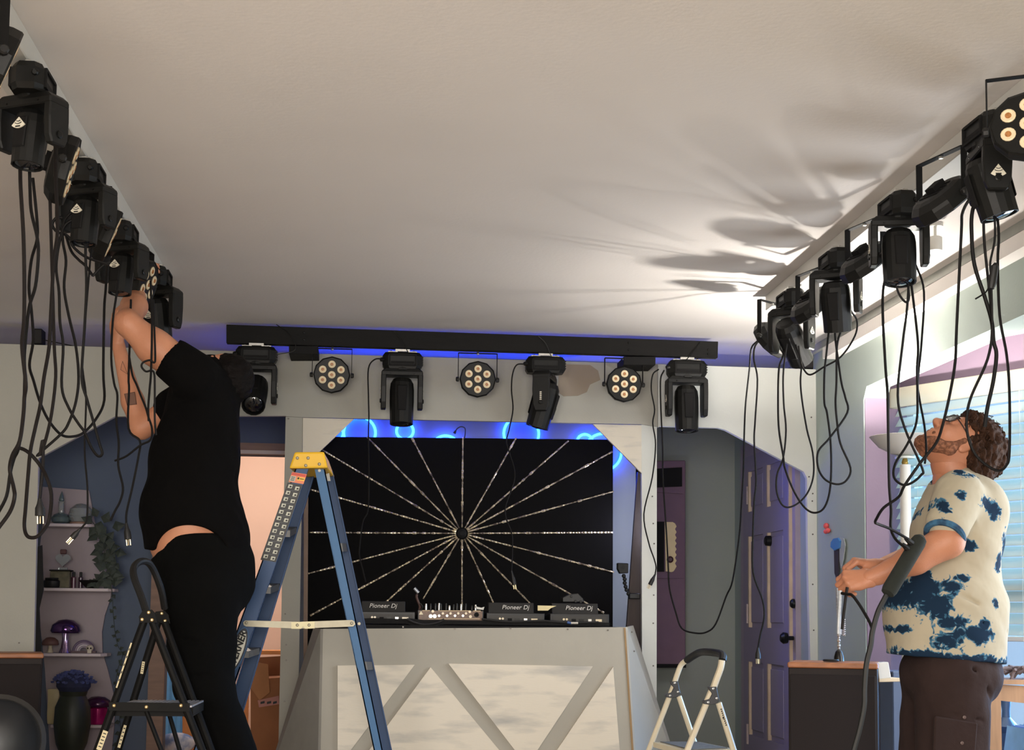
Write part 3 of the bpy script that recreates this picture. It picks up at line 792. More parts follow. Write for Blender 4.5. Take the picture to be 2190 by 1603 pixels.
MB().tube(spline([W(x, y, 7.2) for x, y in [(897, 1304), (898, 1296), (894, 1285), (891, 1276), (892, 1270)]], 5), .006, 8).obj('neck', mat('brown_flex', (74, 50, 44), .5), gl, smooth=True)
MB().cyl(W(886, 1257, 7.2), W(895, 1267, 7.2), .0075, n=10).obj('lamp_head', mat('grey_lamp_head', (150, 154, 160), .4, .3), gl)
MB().tube(spline([W(x, y, 7.19) for x, y in [(901, 1303), (904, 1297), (899, 1290)]], 5), .004, 6).obj('clip', M_DARKMETAL, gl)
bx = thing('effects_unit', 'low black box with dim knobs on top of the right media player', 'audio box', W(1230, 1290, 7.3))
zb_ = W(1230, 1287, 7.25).z
MB().prism([W(1203, 1287, 7.3), W(1203, 1277, 7.3), W(1218, 1270, 7.3), W(1236, 1268, 7.3), W(1247, 1279, 7.3), W(1250, 1287, 7.3)], (0, .08, 0)).obj('body', M_GEAR, bx, bevel=.003)
for x, y in ((1222, 1275), (1231, 1285), (1242, 1286)):
    MB().lathe([(.007, 0), (.006, .008)], W(x, y, 7.3), (0, -1, 0), 10).obj('knob', M_DARKMETAL, bx)
clo = MB()
M_CLOTH = mat('black_cloth', (13, 12, 12), .95, var=.2, scale=30, bump=.2, bscale=60)
top_ = [(768, 1322), (800, 1321), (850, 1323), (880, 1322), (905, 1325), (940, 1325), (1000, 1326), (1100, 1327), (1200, 1328), (1304, 1331)]
bot_ = [(1304, 1338.5), (1200, 1337), (1060, 1335.5), (955, 1334), (930, 1337), (905, 1339.5), (885, 1337), (868, 1333), (800, 1333), (768, 1332)]
clo.prism([W(x, y, 7.05) for x, y in top_ + bot_], (0, .03, 0))
setp(clo.obj('table_cloth', M_CLOTH), 'black cloth bunched along the front edge of the booth top', 'cloth')
for pts, r_, lab in (([(870, 1323), (888, 1331), (910, 1335), (935, 1331), (950, 1324)], .006, 'black cable drooping over the booth edge below the mixer'), ([(1030, 1323), (1090, 1329), (1160, 1327), (1215, 1331), (1280, 1330)], .005, 'black cable lying along the booth edge below the right media players')):
    setp(MB().tube(spline([W(x, y, 7.035) for x, y in pts], 8), r_, 8).obj('signal_cable', M_RUBBER, smooth=True), lab, 'cable')
cn = thing('blue_connector', 'small blue and silver cable connector under the right media player', 'connector', W(1222, 1332, 7.03))
MB().cyl(W(1213, 1330, 7.03), W(1221, 1332, 7.03), .006, n=10).obj('boot', mat('blue_boot', (52, 84, 140), .5), cn)
MB().cyl(W(1221, 1332, 7.03), W(1236, 1332, 7.03), .0065, n=10).obj('shell', M_SILVER, cn)

# ------------------------------------------------------------------ blue fibreglass step ladder
YN, YFAR = 6.05, 6.40
M_BLUE = mat('blue_fibreglass', (6, 62, 112), .5, var=.06, scale=8, stretch=(3, 3, .5))
M_BLUE2 = mat('blue_fibreglass_edge', (26, 92, 142), .5, var=.05)
M_YEL = mat('yellow_ladder_cap', (236, 186, 28), .5, var=.05, scale=6)
M_ALU = mat('aluminium', (150, 144, 124), .45, .35, var=.08, scale=30)
M_STEP = mat('grey_step_metal', (84, 84, 84), .5, .3, var=.12, scale=40)
ld = thing('step_ladder', 'tall blue fibreglass step ladder with yellow cap in front of the stage', 'ladder', W(640, 1880, 6.2))
def rail(px_top, px_bot, Y, th, name, m, flange):
    """C section: web facing the camera and flanges behind it"""
    (x0, y0, x1, y1), (x2, y2, x3, y3) = px_top, px_bot
    A, B_, C_, D = W(x0, y0, Y), W(x1, y1, Y), W(x3, y3, Y), W(x2, y2, Y)
    mb = MB().prism([A, B_, C_, D], (0, .006, 0))
    for p, q, s in ((A, D, 1), (B_, C_, -1)):
        dx = Vector((.005 * s, 0, 0)); mb.prism([p, p + dx, q + dx, q], (0, flange, 0))
    return mb.obj(name, m, ld)
def ext(x0, y0, x1, y1, y): return x0 + (x1 - x0) / (y1 - y0) * (y - y0)
YBOT = 1866
fl = rail((633, 998, 661, 998), (ext(622, 1005, 500, 1351, YBOT), YBOT, ext(659, 1004, 550.6, 1320, YBOT), YBOT), YN, .028, 'front_rail', M_BLUE, .028)
yb2 = 1836
rail((650, 1005, 676, 1005), (ext(646, 1010, 490, 1509, yb2), yb2, ext(677, 1005, 525, 1509, yb2), yb2), YFAR, .028, 'front_rail', M_BLUE, -.028)
rr_ = rail((672, 998, 694, 998), (ext(673, 1005, 799, 1603, YBOT), YBOT, ext(694, 1005, 818, 1603, YBOT), YBOT), YN + .02, .025, 'rear_rail', M_BLUE2, .025)
rail((690, 1008, 712, 1008), (ext(690, 1010, 812, 1603, yb2), yb2, ext(708, 1030, 836, 1603, yb2), yb2), YFAR - .02, .025, 'rear_rail', M_BLUE, -.025)
# cap
cp = MB()
n_ = [W(630, 966, YN - .03), W(693, 965.5, YN - .03), W(701, 1000, YN - .03), W(618, 1001, YN - .03)]
f_ = [W(650, 982, YFAR + .03), W(702, 982, YFAR + .03), W(716, 1021, YFAR + .03), W(640, 1021, YFAR + .03)]
cp.add(n_ + f_, [(0, 1, 2, 3), (4, 7, 6, 5), (0, 4, 5, 1), (1, 5, 6, 2), (2, 6, 7, 3), (3, 7, 4, 0)])
cap = cp.obj('cap', M_YEL, ld, bevel=.008, seg=2)
for x, y in ((636, 979), (659, 979), (654, 995), (683, 992)):
    MB().lathe([(.0065, 0), (.0065, .003), (.003, .005)], W(x, y, YN - .031), (0, -1, 0), 10).obj('rivet', M_ALU, cap)
MB().lathe([(.006, 0), (.006, .004), (.003, .006)], W(683, 1006, YN + .02), (0, -1, 0), 10).obj('pivot_bolt', M_WHITE, ld)
MB().prism([W(697, 1013, 6.2), W(704, 1011, 6.2), W(707, 1028, 6.2), (W(699, 1028, 6.2))], (0, .004, 0)).obj('white_label', M_WHITE, ld)
# steps between the two front rails
for yy in (1134, 1255, 1392, 1530, 1690):
    xn = ext(659, 1004, 550.6, 1320, yy) + 6; xf = ext(677, 1005, 525, 1509, yy) - 3
    a_ = W(xn, yy, YN + .006); b_ = W(xf, yy - 8, YFAR - .006)
    w_ = Vector((.082, 0, 0)); h_ = Vector((0, 0, -.026))
    MB().add([a_ - w_ * .8, a_ + w_ * .0, b_ + w_ * .0, b_ - w_ * .8, a_ - w_ * .8 + h_, a_ + w_ * .0 + h_, b_ + w_ * .0 + h_, b_ - w_ * .8 + h_],
             [(0, 1, 2, 3), (7, 6, 5, 4), (0, 4, 5, 1), (1, 5, 6, 2), (2, 6, 7, 3), (3, 7, 4, 0)]).obj('step', M_STEP, ld)
for yy in (1170, 1423, 1680):
    xn = ext(694, 1005, 818, 1603, yy) - 6; xf = ext(708, 1030, 836, 1603, yy) - 8
    MB().prism([W(xn - 3, yy - 9, YN + .03), W(xn + 9, yy - 9, YN + .03), W(xn + 12, yy + 9, YN + .03), W(xn, yy + 9, YN + .03)], W(xf, yy, YFAR - .03) - W(xn, yy, YN + .03)).obj('rear_brace', M_STEP, ld)
# spreader
sp = MB().prism([W(x, y, YN - .012) for x, y in [(524, 1326), (520, 1330), (521, 1336), (526, 1339), (640, 1343.5), (755, 1339), (760, 1334), (758, 1328), (753, 1325), (640, 1329)]], (0, .005, 0)).obj('spreader_bar', M_ALU, ld)
MB().prism([W(x, y, YN - .016) for x, y in [(623, 1329.5), (673, 1328), (673, 1343), (652, 1344), (648, 1339), (644, 1344), (623, 1344)]], (0, .004, 0)).obj('hinge_plate', mat('pale_hinge_plate', (176, 168, 134), .45, .3), sp)
for x, y in ((527, 1331), (752, 1332), (636, 1336), (661, 1336)):
    MB().lathe([(.006, 0), (.006, .004), (.003, .006)], W(x, y, YN - .016), (0, -1, 0), 10).obj('rivet', M_ALU, sp)
MB().lathe([(.007, 0), (.006, .005)], W(768, 1333, YN + .015), (0, -1, 0), 10).obj('pivot_bolt', M_ALU, ld)
# labels on the near front rail: position along the rail by pixel row
def railpt(u, y, off=.002):
    xl = ext(622, 1005, 500, 1351, y); xr = ext(659, 1004, 550.6, 1320, y)
    return W(xl + (xr - xl) * u, y + (6 * u), YN - off)
def railquad(u0, u1, y0, y1, name, m, par, off=.002, label=None):
    return MB().prism([railpt(u0, y0, off), railpt(u1, y0, off), railpt(u1, y1, off), railpt(u0, y1, off)], (0, .0008, 0)).obj(name, m, par, label=label)
lab = railquad(.06, .92, 1031, 1196, 'instruction_label', mat('black_label', (12, 13, 16), .5), ld, label='black label with two rows of pale pictograms')
M_PICT = mat('pale_pictogram', (196, 196, 180), .5)
for i in range(12):
    y = 1034 + 13.6 * i
    for j, u in enumerate((.16, .58)):
        pc = railquad(u, u + .23, y + j * 2, y + 7.6 + j * 2, 'pictogram', M_PICT, lab, .0032)
        railquad(u + .09, u + .19, y + 2.5 + j * 2, y + 6 + j * 2, 'pictogram_mark', M_PRINT, lab, .0042)
    railquad(.3, .74, y + 11.6, y + 12.4, 'caption_line', mat('grey_caption', (96, 100, 104), .6), lab, .0032)
wl_ = railquad(.10, .96, 1008, 1029, 'warning_label', mat('orange_label', (228, 128, 84), .5), ld, label='orange and yellow warning label')
railquad(.12, .94, 1009, 1014, 'red_band', mat('red_label_band', (206, 66, 44), .5), wl_, .003)
railquad(.5, .94, 1016, 1023, 'yellow_band', mat('yellow_label_band', (238, 190, 60), .5), wl_, .003)
railquad(.12, .42, 1016, 1027, 'white_box', M_PICT, wl_, .003)
for q in range(3): railquad(.16, .38, 1017.5 + 3.2 * q, 1018.8 + 3.2 * q, 'text_line', M_PRINT, wl_, .004)
railquad(.52, .62, 1017, 1021, 'mark', M_PRINT, wl_, .004); railquad(.66, .9, 1018.5, 1020, 'text_line', M_PRINT, wl_, .004)
# oval badge
oc = W(508.5, 1389, YN - .004)
ax_ = (W(527, 1342, YN) - W(497, 1428, YN)).normalized(); px_ = ax_.cross(Vector((0, 1, 0))).normalized()
def oval(r1, r2, name, m, par, off):
    return MB().prism([oc + Vector((0, -off, 0)) + ax_ * math.cos(q) * r1 + px_ * math.sin(q) * r2 for q in [2 * math.pi * i / 32 for i in range(32)]], (0, .0006, 0)).obj(name, m, par)
ov = oval(.094, .030, 'maker_badge', M_BLUE2, ld, 0)
oval(.090, .0275, 'badge_ring', mat('navy_badge', (22, 28, 48), .5), ov, .001)
oval(.079, .0215, 'badge_face', mat('badge_white', (232, 230, 216), .5), ov, .002)
text_mesh('WERNER', .038, frame_m(oc + Vector((0, -.0032, 0)), ax_, -px_ if px_.x > 0 else px_), M_PRINT, 'lettering', ov, .0004, .15, bold=.0014)

# ------------------------------------------------------------------ black step ladder at left
YL0, YL1 = 5.18, 5.55
M_BLKL = mat('black_ladder_tube', (18, 17, 16), .6, 0, var=.15, scale=20, spec=.12)
M_TREAD = mat('ribbed_tread', (190, 188, 192), .35, .5, var=.2, scale=30)  # ribs of a black ladder, pale from light painted in
sl = thing('black_step_ladder', 'black folding step ladder with a hooped handle beside the man in black', 'ladder', W(330, 1890, 5.8))
def tubes(pxs, Y, r, name, m, par, n=10, sm=True, Y2=None):
    N = len(pxs)
    pts = [W(x, y, Y + ((Y2 - Y) * i / (N - 1) if Y2 else 0)) for i, (x, y) in enumerate(pxs)]
    return MB().tube(spline(pts, 5) if N > 2 else pts, r, n).obj(name, m, par, smooth=sm)
hd = tubes([(316, 1318), (302, 1275), (287, 1235), (286, 1214), (298, 1201), (316, 1202), (330, 1222), (345, 1262), (352, 1300)], YL0, .0125, 'handle', M_RUBBER, sl, Y2=YL1)
ybn = 1050 * 0 + 1905
tubes([(308, 1328), (ext(308, 1328, 208, 1603, 1880), 1880)], YL0, .013, 'front_leg', M_BLKL, sl)
tubes([(326, 1328), (ext(326, 1328, 432, 1603, 1880), 1880)], YL0, .013, 'rear_leg', M_BLKL, sl)
tubes([(338, 1330), (ext(338, 1330, 252, 1603, 1835), 1835)], YL1, .013, 'front_leg', M_BLKL, sl)
tubes([(352, 1330), (ext(352, 1330, 452, 1603, 1835), 1835)], YL1, .013, 'rear_leg', M_BLKL, sl)
for Y, dx, dy in ((YL0 - .016, 0, 0), (YL1 + .012, 28, 2)):
    hp = MB().prism([W(x + dx, y + dy, Y) for x, y in [(298, 1331), (297, 1318), (305, 1305), (324, 1303), (332, 1312), (336, 1331)]], (0, .012, 0)).obj('hinge_plate', M_BLKL, sl)
    for x, y in ((304, 1324), (318, 1309), (325, 1325)):
        MB().lathe([(.006, 0), (.0055, .003), (.002, .005)], W(x + dx, y + dy, Y), (0, -1, 0), 10).obj('rivet', mat('brass_rivet', (236, 200, 140), .3, .8), hp)
tr_ = MB()
za = W(250, 1512, YL0).z
xa, xb_ = W(236, 1512, YL0).x, W(412, 1512, YL0).x
tr_.prism([(xa, YL0 + .02, za), (xb_, YL0 + .02, za), (xb_ + .0, YL1 - .02, za), (xa + .01, YL1 - .02, za)], (0, 0, -.03))
tp = tr_.obj('platform', M_BLKL, sl)
for i in range(17):
    fx = xa + .02 + (xb_ - xa - .02) * i / 17
    MB().prism([(fx, YL0 + .02, za), (fx + .009, YL0 + .02, za), (fx + .014, YL1 - .02, za), (fx + .005, YL1 - .02, za)], (0, 0, .006)).obj('tread_rib', M_TREAD, tp)
MB().prism([W(233, 1501, YL0 - .016), W(405, 1503, YL0 - .016), W(405, 1521, YL0 - .016), W(233, 1519, YL0 - .016)], (0, .012, 0)).obj('side_bar', M_BLKL, sl)
for x, y in ((244, 1508), (313, 1511), (387, 1508)):
    MB().lathe([(.006, 0), (.0055, .003), (.002, .005)], W(x, y, YL0 - .017), (0, -1, 0), 10).obj('rivet', MATS['brass_rivet'], sl)
tubes([(313, 1520), (ext(313, 1520, 345, 1603, 1700), 1700)], YL0 + .02, .008, 'brace', M_BLKL, sl)
tubes([(360, 1520), (ext(360, 1520, 384, 1603, 1700), 1700)], YL1 - .02, .008, 'brace', M_BLKL, sl)
for Y, q, y2 in ((YL0, 1670, 0),):
    b1 = MB().prism([W(180, 1690, YL0 + .02), W(462, 1690, YL0 + .02), W(470, 1672, YL1 - .02), W(210, 1672, YL1 - .02)], (0, 0, -.03)).obj('lower_step', M_BLKL, sl)
M_LBL = mat('yellowed_label', (214, 200, 160), .6, var=.05)
def legq(x0, y0, x1, y1, hw, Y, name='leg_label'):
    d = Vector((x1 - x0, y1 - y0)).normalized(); n = Vector((-d.y, d.x)) * hw
    pl = MB().prism([W(x0 + n.x, y0 + n.y, Y), W(x1 + n.x, y1 + n.y, Y), W(x1 - n.x, y1 - n.y, Y), W(x0 - n.x, y0 - n.y, Y)], (0, .001, 0)).obj(name, M_LBL, sl)
    for k in range(5):
        f0 = .12 + .17 * k; a0 = Vector((x0, y0)).lerp(Vector((x1, y1)), f0); a1 = Vector((x0, y0)).lerp(Vector((x1, y1)), f0 + .05)
        m_ = n * .6
        MB().prism([W(a0.x + m_.x, a0.y + m_.y, Y - .001), W(a1.x + m_.x, a1.y + m_.y, Y - .001), W(a1.x - m_.x, a1.y - m_.y, Y - .001), W(a0.x - m_.x, a0.y - m_.y, Y - .001)], (0, .0006, 0)).obj('print', M_PRINT, pl)
legq(226, 1562, 211, 1603, 5.5, YL0 - .0145); legq(307, 1414, 303, 1440, 3, YL1 - .0145); legq(268, 1550, 254, 1598, 3, YL1 - .0145); legq(281, 1374, 249, 1470, 1.6, YL0 - .0145)

# ------------------------------------------------------------------ white step stool at right
YW0, YW1 = 6.70, 6.22          # far and near side frames
M_CRM = mat('cream_painted_tube', (226, 214, 186), .4, .1, var=.04)
M_JOINT = mat('dark_grey_joint', (58, 58, 60), .5, var=.1)
ws = thing('step_stool', 'cream white folding step stool with dark grip handle beside the booth', 'step stool', W(1470, 1790, 6.45))
def ptsY(lst): return [W(x, y, Y) for x, y, Y in lst]
hl = ptsY([(1443, 1458, YW0), (1449, 1440, YW0), (1457, 1421, YW0), (1470, 1410, YW0 - .02)])
MB().tube(spline(hl, 5), .0125, 10).obj('handle_tube', M_CRM, ws, smooth=True)
MB().tube(spline(ptsY([(1469, 1411, YW0 - .02), (1484, 1401, YW0 - .08), (1499, 1394, YW0 - .15), (1520, 1394, YW0 - .3), (1539, 1397, YW1 + .08), (1546, 1402, YW1 + .02), (1545, 1412, YW1)]), 5), .0165, 10).obj('grip', M_RUBBER, ws, smooth=True)
MB().tube(spline(ptsY([(1544, 1411, YW1), (1541, 1428, YW1), (1533, 1450, YW1), (1526, 1470, YW1)]), 5), .0145, 10).obj('handle_tube', M_CRM, ws, smooth=True)
zw0 = 1815
for (x0, y0, x1, y1, Y, nm) in ((1441, 1465, 1388, 1602, YW0, 'front_leg'), (1452, 1488, 1483, 1580, YW0, 'rear_leg'), (1524, 1470, 1470, 1603, YW1, 'front_leg'), (1537, 1502, 1569, 1603, YW1, 'rear_leg')):
    yb_ = project((W(x0, y0, Y).x, Y, 0.012))[1]
    MB().tube([W(x0, y0, Y), W(ext(x0, y0, x1, y1, yb_), yb_, Y)], .0125 if Y == YW0 else .0135, 10).obj(nm, M_CRM, ws, smooth=True)
for dx, dy, Y, k in ((0, 0, YW0 - .018, 1.0), (82, 13, YW1 - .018, 1.08)):
    q = [(1434, 1457), (1450, 1456), (1453, 1472), (1456, 1482), (1449, 1490), (1438, 1492), (1424, 1490), (1425, 1484), (1436, 1480), (1441, 1470), (1436, 1463)]
    j = MB().prism([W(1440 + (x - 1440) * k + dx, 1473 + (y - 1473) * k + dy, Y) for x, y in q], (0, .034, 0)).obj('joint', M_JOINT, ws, bevel=.002)
    for x, y in ((1443, 1460), (1450, 1479), (1433, 1487)):
        MB().lathe([(.0055, 0), (.005, .003), (.002, .004)], W(1440 + (x - 1440) * k + dx, 1473 + (y - 1473) * k + dy, Y), (0, -1, 0), 10).obj('rivet', M_SILVER, j)
pl = MB().add(ptsY([(1397, 1586, YW0 - .02), (1497, 1586, YW0 - .02), (1572, 1601, YW1 + .02), (1474, 1606, YW1 + .02)]) + ptsY([(1397, 1597, YW0 - .02), (1497, 1597, YW0 - .02), (1572, 1613, YW1 + .02), (1474, 1618, YW1 + .02)]),
     [(0, 1, 2, 3), (7, 6, 5, 4), (0, 4, 5, 1), (1, 5, 6, 2), (2, 6, 7, 3), (3, 7, 4, 0)]).obj('top_step', M_CRM, ws)
MB().add(ptsY([(1412, 1586.5, YW0 - .04), (1490, 1587, YW0 - .04), (1556, 1600, YW1 + .05), (1478, 1603.5, YW1 + .05)]) + [p + Vector((0, 0, .004)) for p in ptsY([(1412, 1586.5, YW0 - .04), (1490, 1587, YW0 - .04), (1556, 1600, YW1 + .05), (1478, 1603.5, YW1 + .05)])],
     [(0, 1, 2, 3), (7, 6, 5, 4), (0, 4, 5, 1), (1, 5, 6, 2), (2, 6, 7, 3), (3, 7, 4, 0)]).obj('step_mat', mat('grey_step_mat', (104, 104, 102), .8, var=.2, scale=60), pl)
lg = MB()
for k_ in range(9):
    x = ext(1537, 1502, 1569, 1603, 1516 + k_ * 4.2) + 1; lg.box(W(x, 1516 + k_ * 4.2, YW1 - .014), (.006, .001, .005))
lg.obj('small_print', M_PRINT, ws)['kind'] = 'stuff'
MB().prism([W(1545, 1532, YW1 - .015), W(1550, 1533, YW1 - .015), W(1546, 1537.5, YW1 - .015)], (0, .001, 0)).obj('print_mark', M_PRINT, ws)

# ------------------------------------------------------------------ floor speakers
M_WOODTOP = mat('warm_wood_edge', (150, 92, 52), .5, var=.25, scale=5, stretch=(1, 10, 10))
M_GRILL = mat('dark_brown_grille', (26, 18, 17), .9, var=.2, scale=300, bump=.1)
M_CABSIDE = mat('dark_cabinet_side', (30, 21, 19), .55, var=.1, spec=.2)
def cabinet(label, x0, x1, ytop, Y, depth, turn=0.0):
    """speaker box turned by an angle about the vertical through its front left edge"""
    a = W(x0, ytop, Y); zt = a.z
    dv = Vector((math.sin(turn), math.cos(turn), 0)); wv = Vector((math.cos(turn), -math.sin(turn), 0))
    r_ = ray(x1, ytop); p = Vector((CAM_LOC.x, CAM_LOC.y))           # width reaching pixel column x1
    k = r_.x / r_.y; wd = (k * a.y - a.x) / (wv.x - k * wv.y)
    c = a + wv * wd / 2 + dv * depth / 2
    t = thing('floor_speaker', label, 'speaker', (c.x, c.y, 0))
    Rm = Matrix.Rotation(-turn, 3, 'Z')
    MB().box((c.x, c.y, (zt - .02) / 2), (wd, depth, zt - .02), Rm).obj('cabinet', M_CABSIDE, t, bevel=.004)
    MB().box((c.x, c.y, zt - .011), (wd + .006, depth + .02, .022), Rm).obj('wood_top', M_WOODTOP, t, bevel=.004)
    f = c - dv * (depth / 2 - .002)
    MB().box((f.x, f.y, (zt - .045) / 2), (wd - .012, .02, zt - .05), Rm).obj('grille', M_GRILL, t, bevel=.004)
    return t
sR = cabinet('tall dark speaker cabinet with wood top at right, in front of the bearded man', 1686, 1876, 1415, 5.98, .32, R(21))
sL = cabinet('dark speaker cabinet with reddish wood top at the left edge', -60, 92, 1396, 6.9, .30, R(-13))
# dark round thing in the left corner: a kettle-like drum with a rim
kd = thing('round_drum', 'dark grey round drum head with a thick rim in the lower left corner', 'drum', W(-2, 1590, 5.9))
kc = W(-5, 1584, 5.9); kr = 96 * 5.9 / FPX
axk = Vector((.25, -1, .12)).normalized()
MB().lathe([(kr * .97, -.20), (kr, -.02), (kr, 0), (kr * .9, .012), (kr * .88, .0)], kc, axk, 40).obj('rim', mat('grey_drum_rim', (74, 72, 70), .4, .3), kd, smooth=True)
MB().lathe([(kr * .885, .0), (kr * .6, .03), (kr * .3, .042), (.001, .046)], kc, axk, 40).obj('skin', mat('dark_drum_skin', (34, 36, 40), .35, var=.1), kd, smooth=True)
st_ = MB()
for q in (0, 1, 2):
    a_ = 2 * math.pi * q / 3 + .4
    st_.tube([kc - axk * .1, Vector((kc.x + .22 * math.cos(a_), kc.y + .15 + .22 * math.sin(a_), 0.01))], .012, 8)
st_.obj('stand', M_DARKMETAL, kd)['kind'] = 'stuff'

# things on and by the right speaker
zs_ = W(1790, 1414, 6.0).z
be_ = thing('hand_bell', 'small dark bell with a beaded stem standing on the right speaker', 'bell', W(1794, 1412, 6.05))
cb = W(1794, 1414, 6.05); cb.z = W(1780, 1415, 5.95).z + .001
MB().lathe([(.021, 0), (.019, .02), (.014, .038), (.009, .044), (.001, .047)], cb, n=18).obj('bell', mat('dark_bell_metal', (52, 50, 48), .3, .8), be_, smooth=True)
st_ = MB()
for i, h_ in enumerate((.052, .063, .074, .085, .096, .107)): st_.ball(cb + Vector((0, 0, h_)), .0062 + .002 * (i % 2), n=10)
st_.obj('stem', M_SILVER, be_, smooth=True)
gt = MB().cyl(cb + Vector((0.004, 0, .11)), cb + Vector((-.002, 0, .30)), .0095, n=12).obj('bead_tube', mat('frosted_bead_tube', (150, 152, 158), .35, var=.3, scale=120), be_)
cs = MB(); 
cs.tube([cb + Vector((.022 + .006 * math.cos(i * .9), .006 * math.sin(i * .9), .105 + .0012 * i)) for i in range(60)], .0022, 5)
cs.obj('coil', mat('clear_coil', (176, 170, 172), .3, .3), be_)
rm = MB().lathe([(.03, 0), (.034, .004), (.03, .009), (.001, .01)], Vector((W(1777, 1413, 6.0).x, 6.0, cb.z)), n=20); rm_ = rm.obj('black_dish', M_BLACK, smooth=True)
setp(rm_, 'flat black dish on the right speaker beside the small bell', 'dish')
# blue clip and strap hanging on the wall pier
hk = thing('blue_clip_strap', 'blue clip with dark and clear straps hanging on the grey pier by the hands', 'strap', WX(1795, 1165, XR))
def wp(x, y, o=.01): return WX(x, y, XR - o)
MB().prism([wp(1781, 1158), wp(1786, 1151), wp(1796, 1149), wp(1801, 1156), wp(1799, 1172), wp(1788, 1177), wp(1780, 1170)], (-.012, 0, 0)).obj('clip', mat('blue_clip_plastic', (72, 132, 196), .4), hk, bevel=.003)
MB().prism([wp(1785, 1174), wp(1795, 1174), wp(1795, 1225), wp(1791, 1240), wp(1786, 1225)], (-.004, 0, 0)).obj('dark_strap', mat('dark_strap_cloth', (54, 46, 50), .8), hk)
MB().prism([wp(1797, 1149), wp(1806, 1151), wp(1809, 1166), wp(1805, 1196), wp(1800, 1215), wp(1797, 1200)], (-.004, 0, 0)).obj('clear_strap', mat('clear_strap_plastic', (182, 188, 184), .3, var=.1), hk)
rk_ = thing('coral_ornament', 'small coral red cluster of balls on the grey pier right of the stage front', 'ornament', WX(1765, 1128, XR))
kb = MB(); kb.ball(WX(1767, 1124, XR - .012), .016, n=12); kb.ball(WX(1771, 1134, XR - .014), .014, n=12); kb.ball(WX(1766, 1136, XR - .014), .013, n=12)
kb.obj('balls', mat('coral_red_plastic', (226, 92, 92), .5), rk_, smooth=True)
# white bracket shelf behind the speaker, blue-lit speaker side
wbk = thing('white_bracket', 'white L-shaped bracket at the right end of the speaker top', 'bracket', W(1900, 1452, 5.6))
MB().prism([W(1876, 1417, 5.97), W(1900, 1415, 5.97), W(1906, 1449, 5.97), W(1880, 1452, 5.97)], (0, .05, 0)).obj('upright', M_WHITE, wbk, bevel=.002)
MB().prism([W(1880, 1450, 5.97), W(1926, 1449, 5.97), W(1926, 1457, 5.97), W(1880, 1458, 5.97)], (0, .09, 0)).obj('foot', mat('cream_shelf', (214, 196, 166), .6), wbk, bevel=.002)
bp_ = setp(MB().box(((W(1876, 1450, 6.3).x + W(1935, 1450, 6.3).x) / 2, 6.2, .42), (W(1935, 1450, 6.3).x - W(1876, 1450, 6.3).x, .18, .84)).obj('blue_lit_speaker_side', mat('blue_lit_side', (92, 108, 136), .4, var=.05), bevel=.004), 'right side of the right speaker with blue light painted in, beside the man in shorts', 'cabinet')  # separate box for the speaker's side, blue light put into its colour

# ------------------------------------------------------------------ floor lamp
tl_ = thing('torchiere_lamp', 'white floor lamp with a shallow bowl shade behind the bearded man', 'lamp', (TORCH.x, TORCH.y, 0))
M_BOWL = mat('grey_white_bowl', (190, 186, 178), .5, var=.03)
bcx = TORCH.x; rimz = W(1940, 934, TORCH.y).z
rb = .155
MB().lathe([(.02, rimz - .085), (.06, rimz - .075), (.115, rimz - .045), (rb, rimz), (rb - .005, rimz + .002), (.11, rimz - .038), (.06, rimz - .066), (.001, rimz - .074)], (bcx, TORCH.y, 0), n=36).obj('bowl', M_BOWL, tl_, smooth=True, angle=60)
MB().lathe([(.045, rimz - .098), (.045, rimz - .09), (.02, rimz - .08)], (bcx, TORCH.y, 0), n=20).obj('collar', mat('glass_collar', (206, 212, 204), .2), tl_, smooth=True)
MB().lathe([(.012, rimz - .125), (.016, rimz - .115), (.010, rimz - .098)], (bcx, TORCH.y, 0), n=14).obj('finial', mat('brass', (206, 170, 90), .3, .9), tl_)
MB().lathe([(.024, .03), (.024, rimz - .125)], (bcx, TORCH.y, 0), n=18).obj('pole', M_WHITE, tl_, smooth=True)
MB().lathe([(.14, 0), (.14, .02), (.03, .035)], (bcx, TORCH.y, 0), n=28).obj('base', M_WHITE, tl_, smooth=True)
MB().ball((TORCH.x, TORCH.y, rimz - .052), .016, n=12).obj('bulb', mat('bulb_glass', (255, 240, 215), .3, emit=(255, 226, 180), estr=20), tl_)

# ------------------------------------------------------------------ hall: door, hinges, purple cabinet
M_DOOR = mat('lilac_door_paint', (150, 142, 160), .6, var=.03, scale=3)
M_DBEV = mat('cream_worn_moulding', (198, 178, 150), .6, var=.1)
dY0, dY1 = WX(1703, 1300, XR).y, WX(1602, 1300, XR).y
do = thing('door_1', 'lilac panelled door at the end of the right hall', 'door', (XR - .02, dY0, 0)); do['kind'] = 'structure'
del do['category']; del do['label']
DZ = 2.08
def dbox(mb, y0, y1, z0, z1, x0, x1): return mb.box((XR - (x0 + x1) / 2, (y0 + y1) / 2, (z0 + z1) / 2), (x1 - x0, y1 - y0, z1 - z0))
leaf = MB(); dbox(leaf, dY0, dY1, .01, DZ, 0.002, .022)
L = dY1 - dY0
cols = [(dY0 + L * .13, dY0 + L * .45), (dY0 + L * .55, dY0 + L * .87)]
rows = [(.20, .83), (1.0, 1.40), (1.46, 1.94)]
zz = lambda y: WX(1650, y, XR).z
rows = [(zz(1580), zz(1418)), (zz(1342), zz(1140)), (zz(1085), 1.98)]
st = MB()
dbox(st, dY0, cols[0][0], .01, DZ, .022, .036); dbox(st, cols[0][1], cols[1][0], .01, DZ, .022, .036); dbox(st, cols[1][1], dY1, .01, DZ, .022, .036)
for c in cols:
    zprev = .01
    for r_ in rows: dbox(st, c[0], c[1], zprev, r_[0], .022, .036); zprev = r_[1]
    dbox(st, c[0], c[1], zprev, DZ, .022, .036)
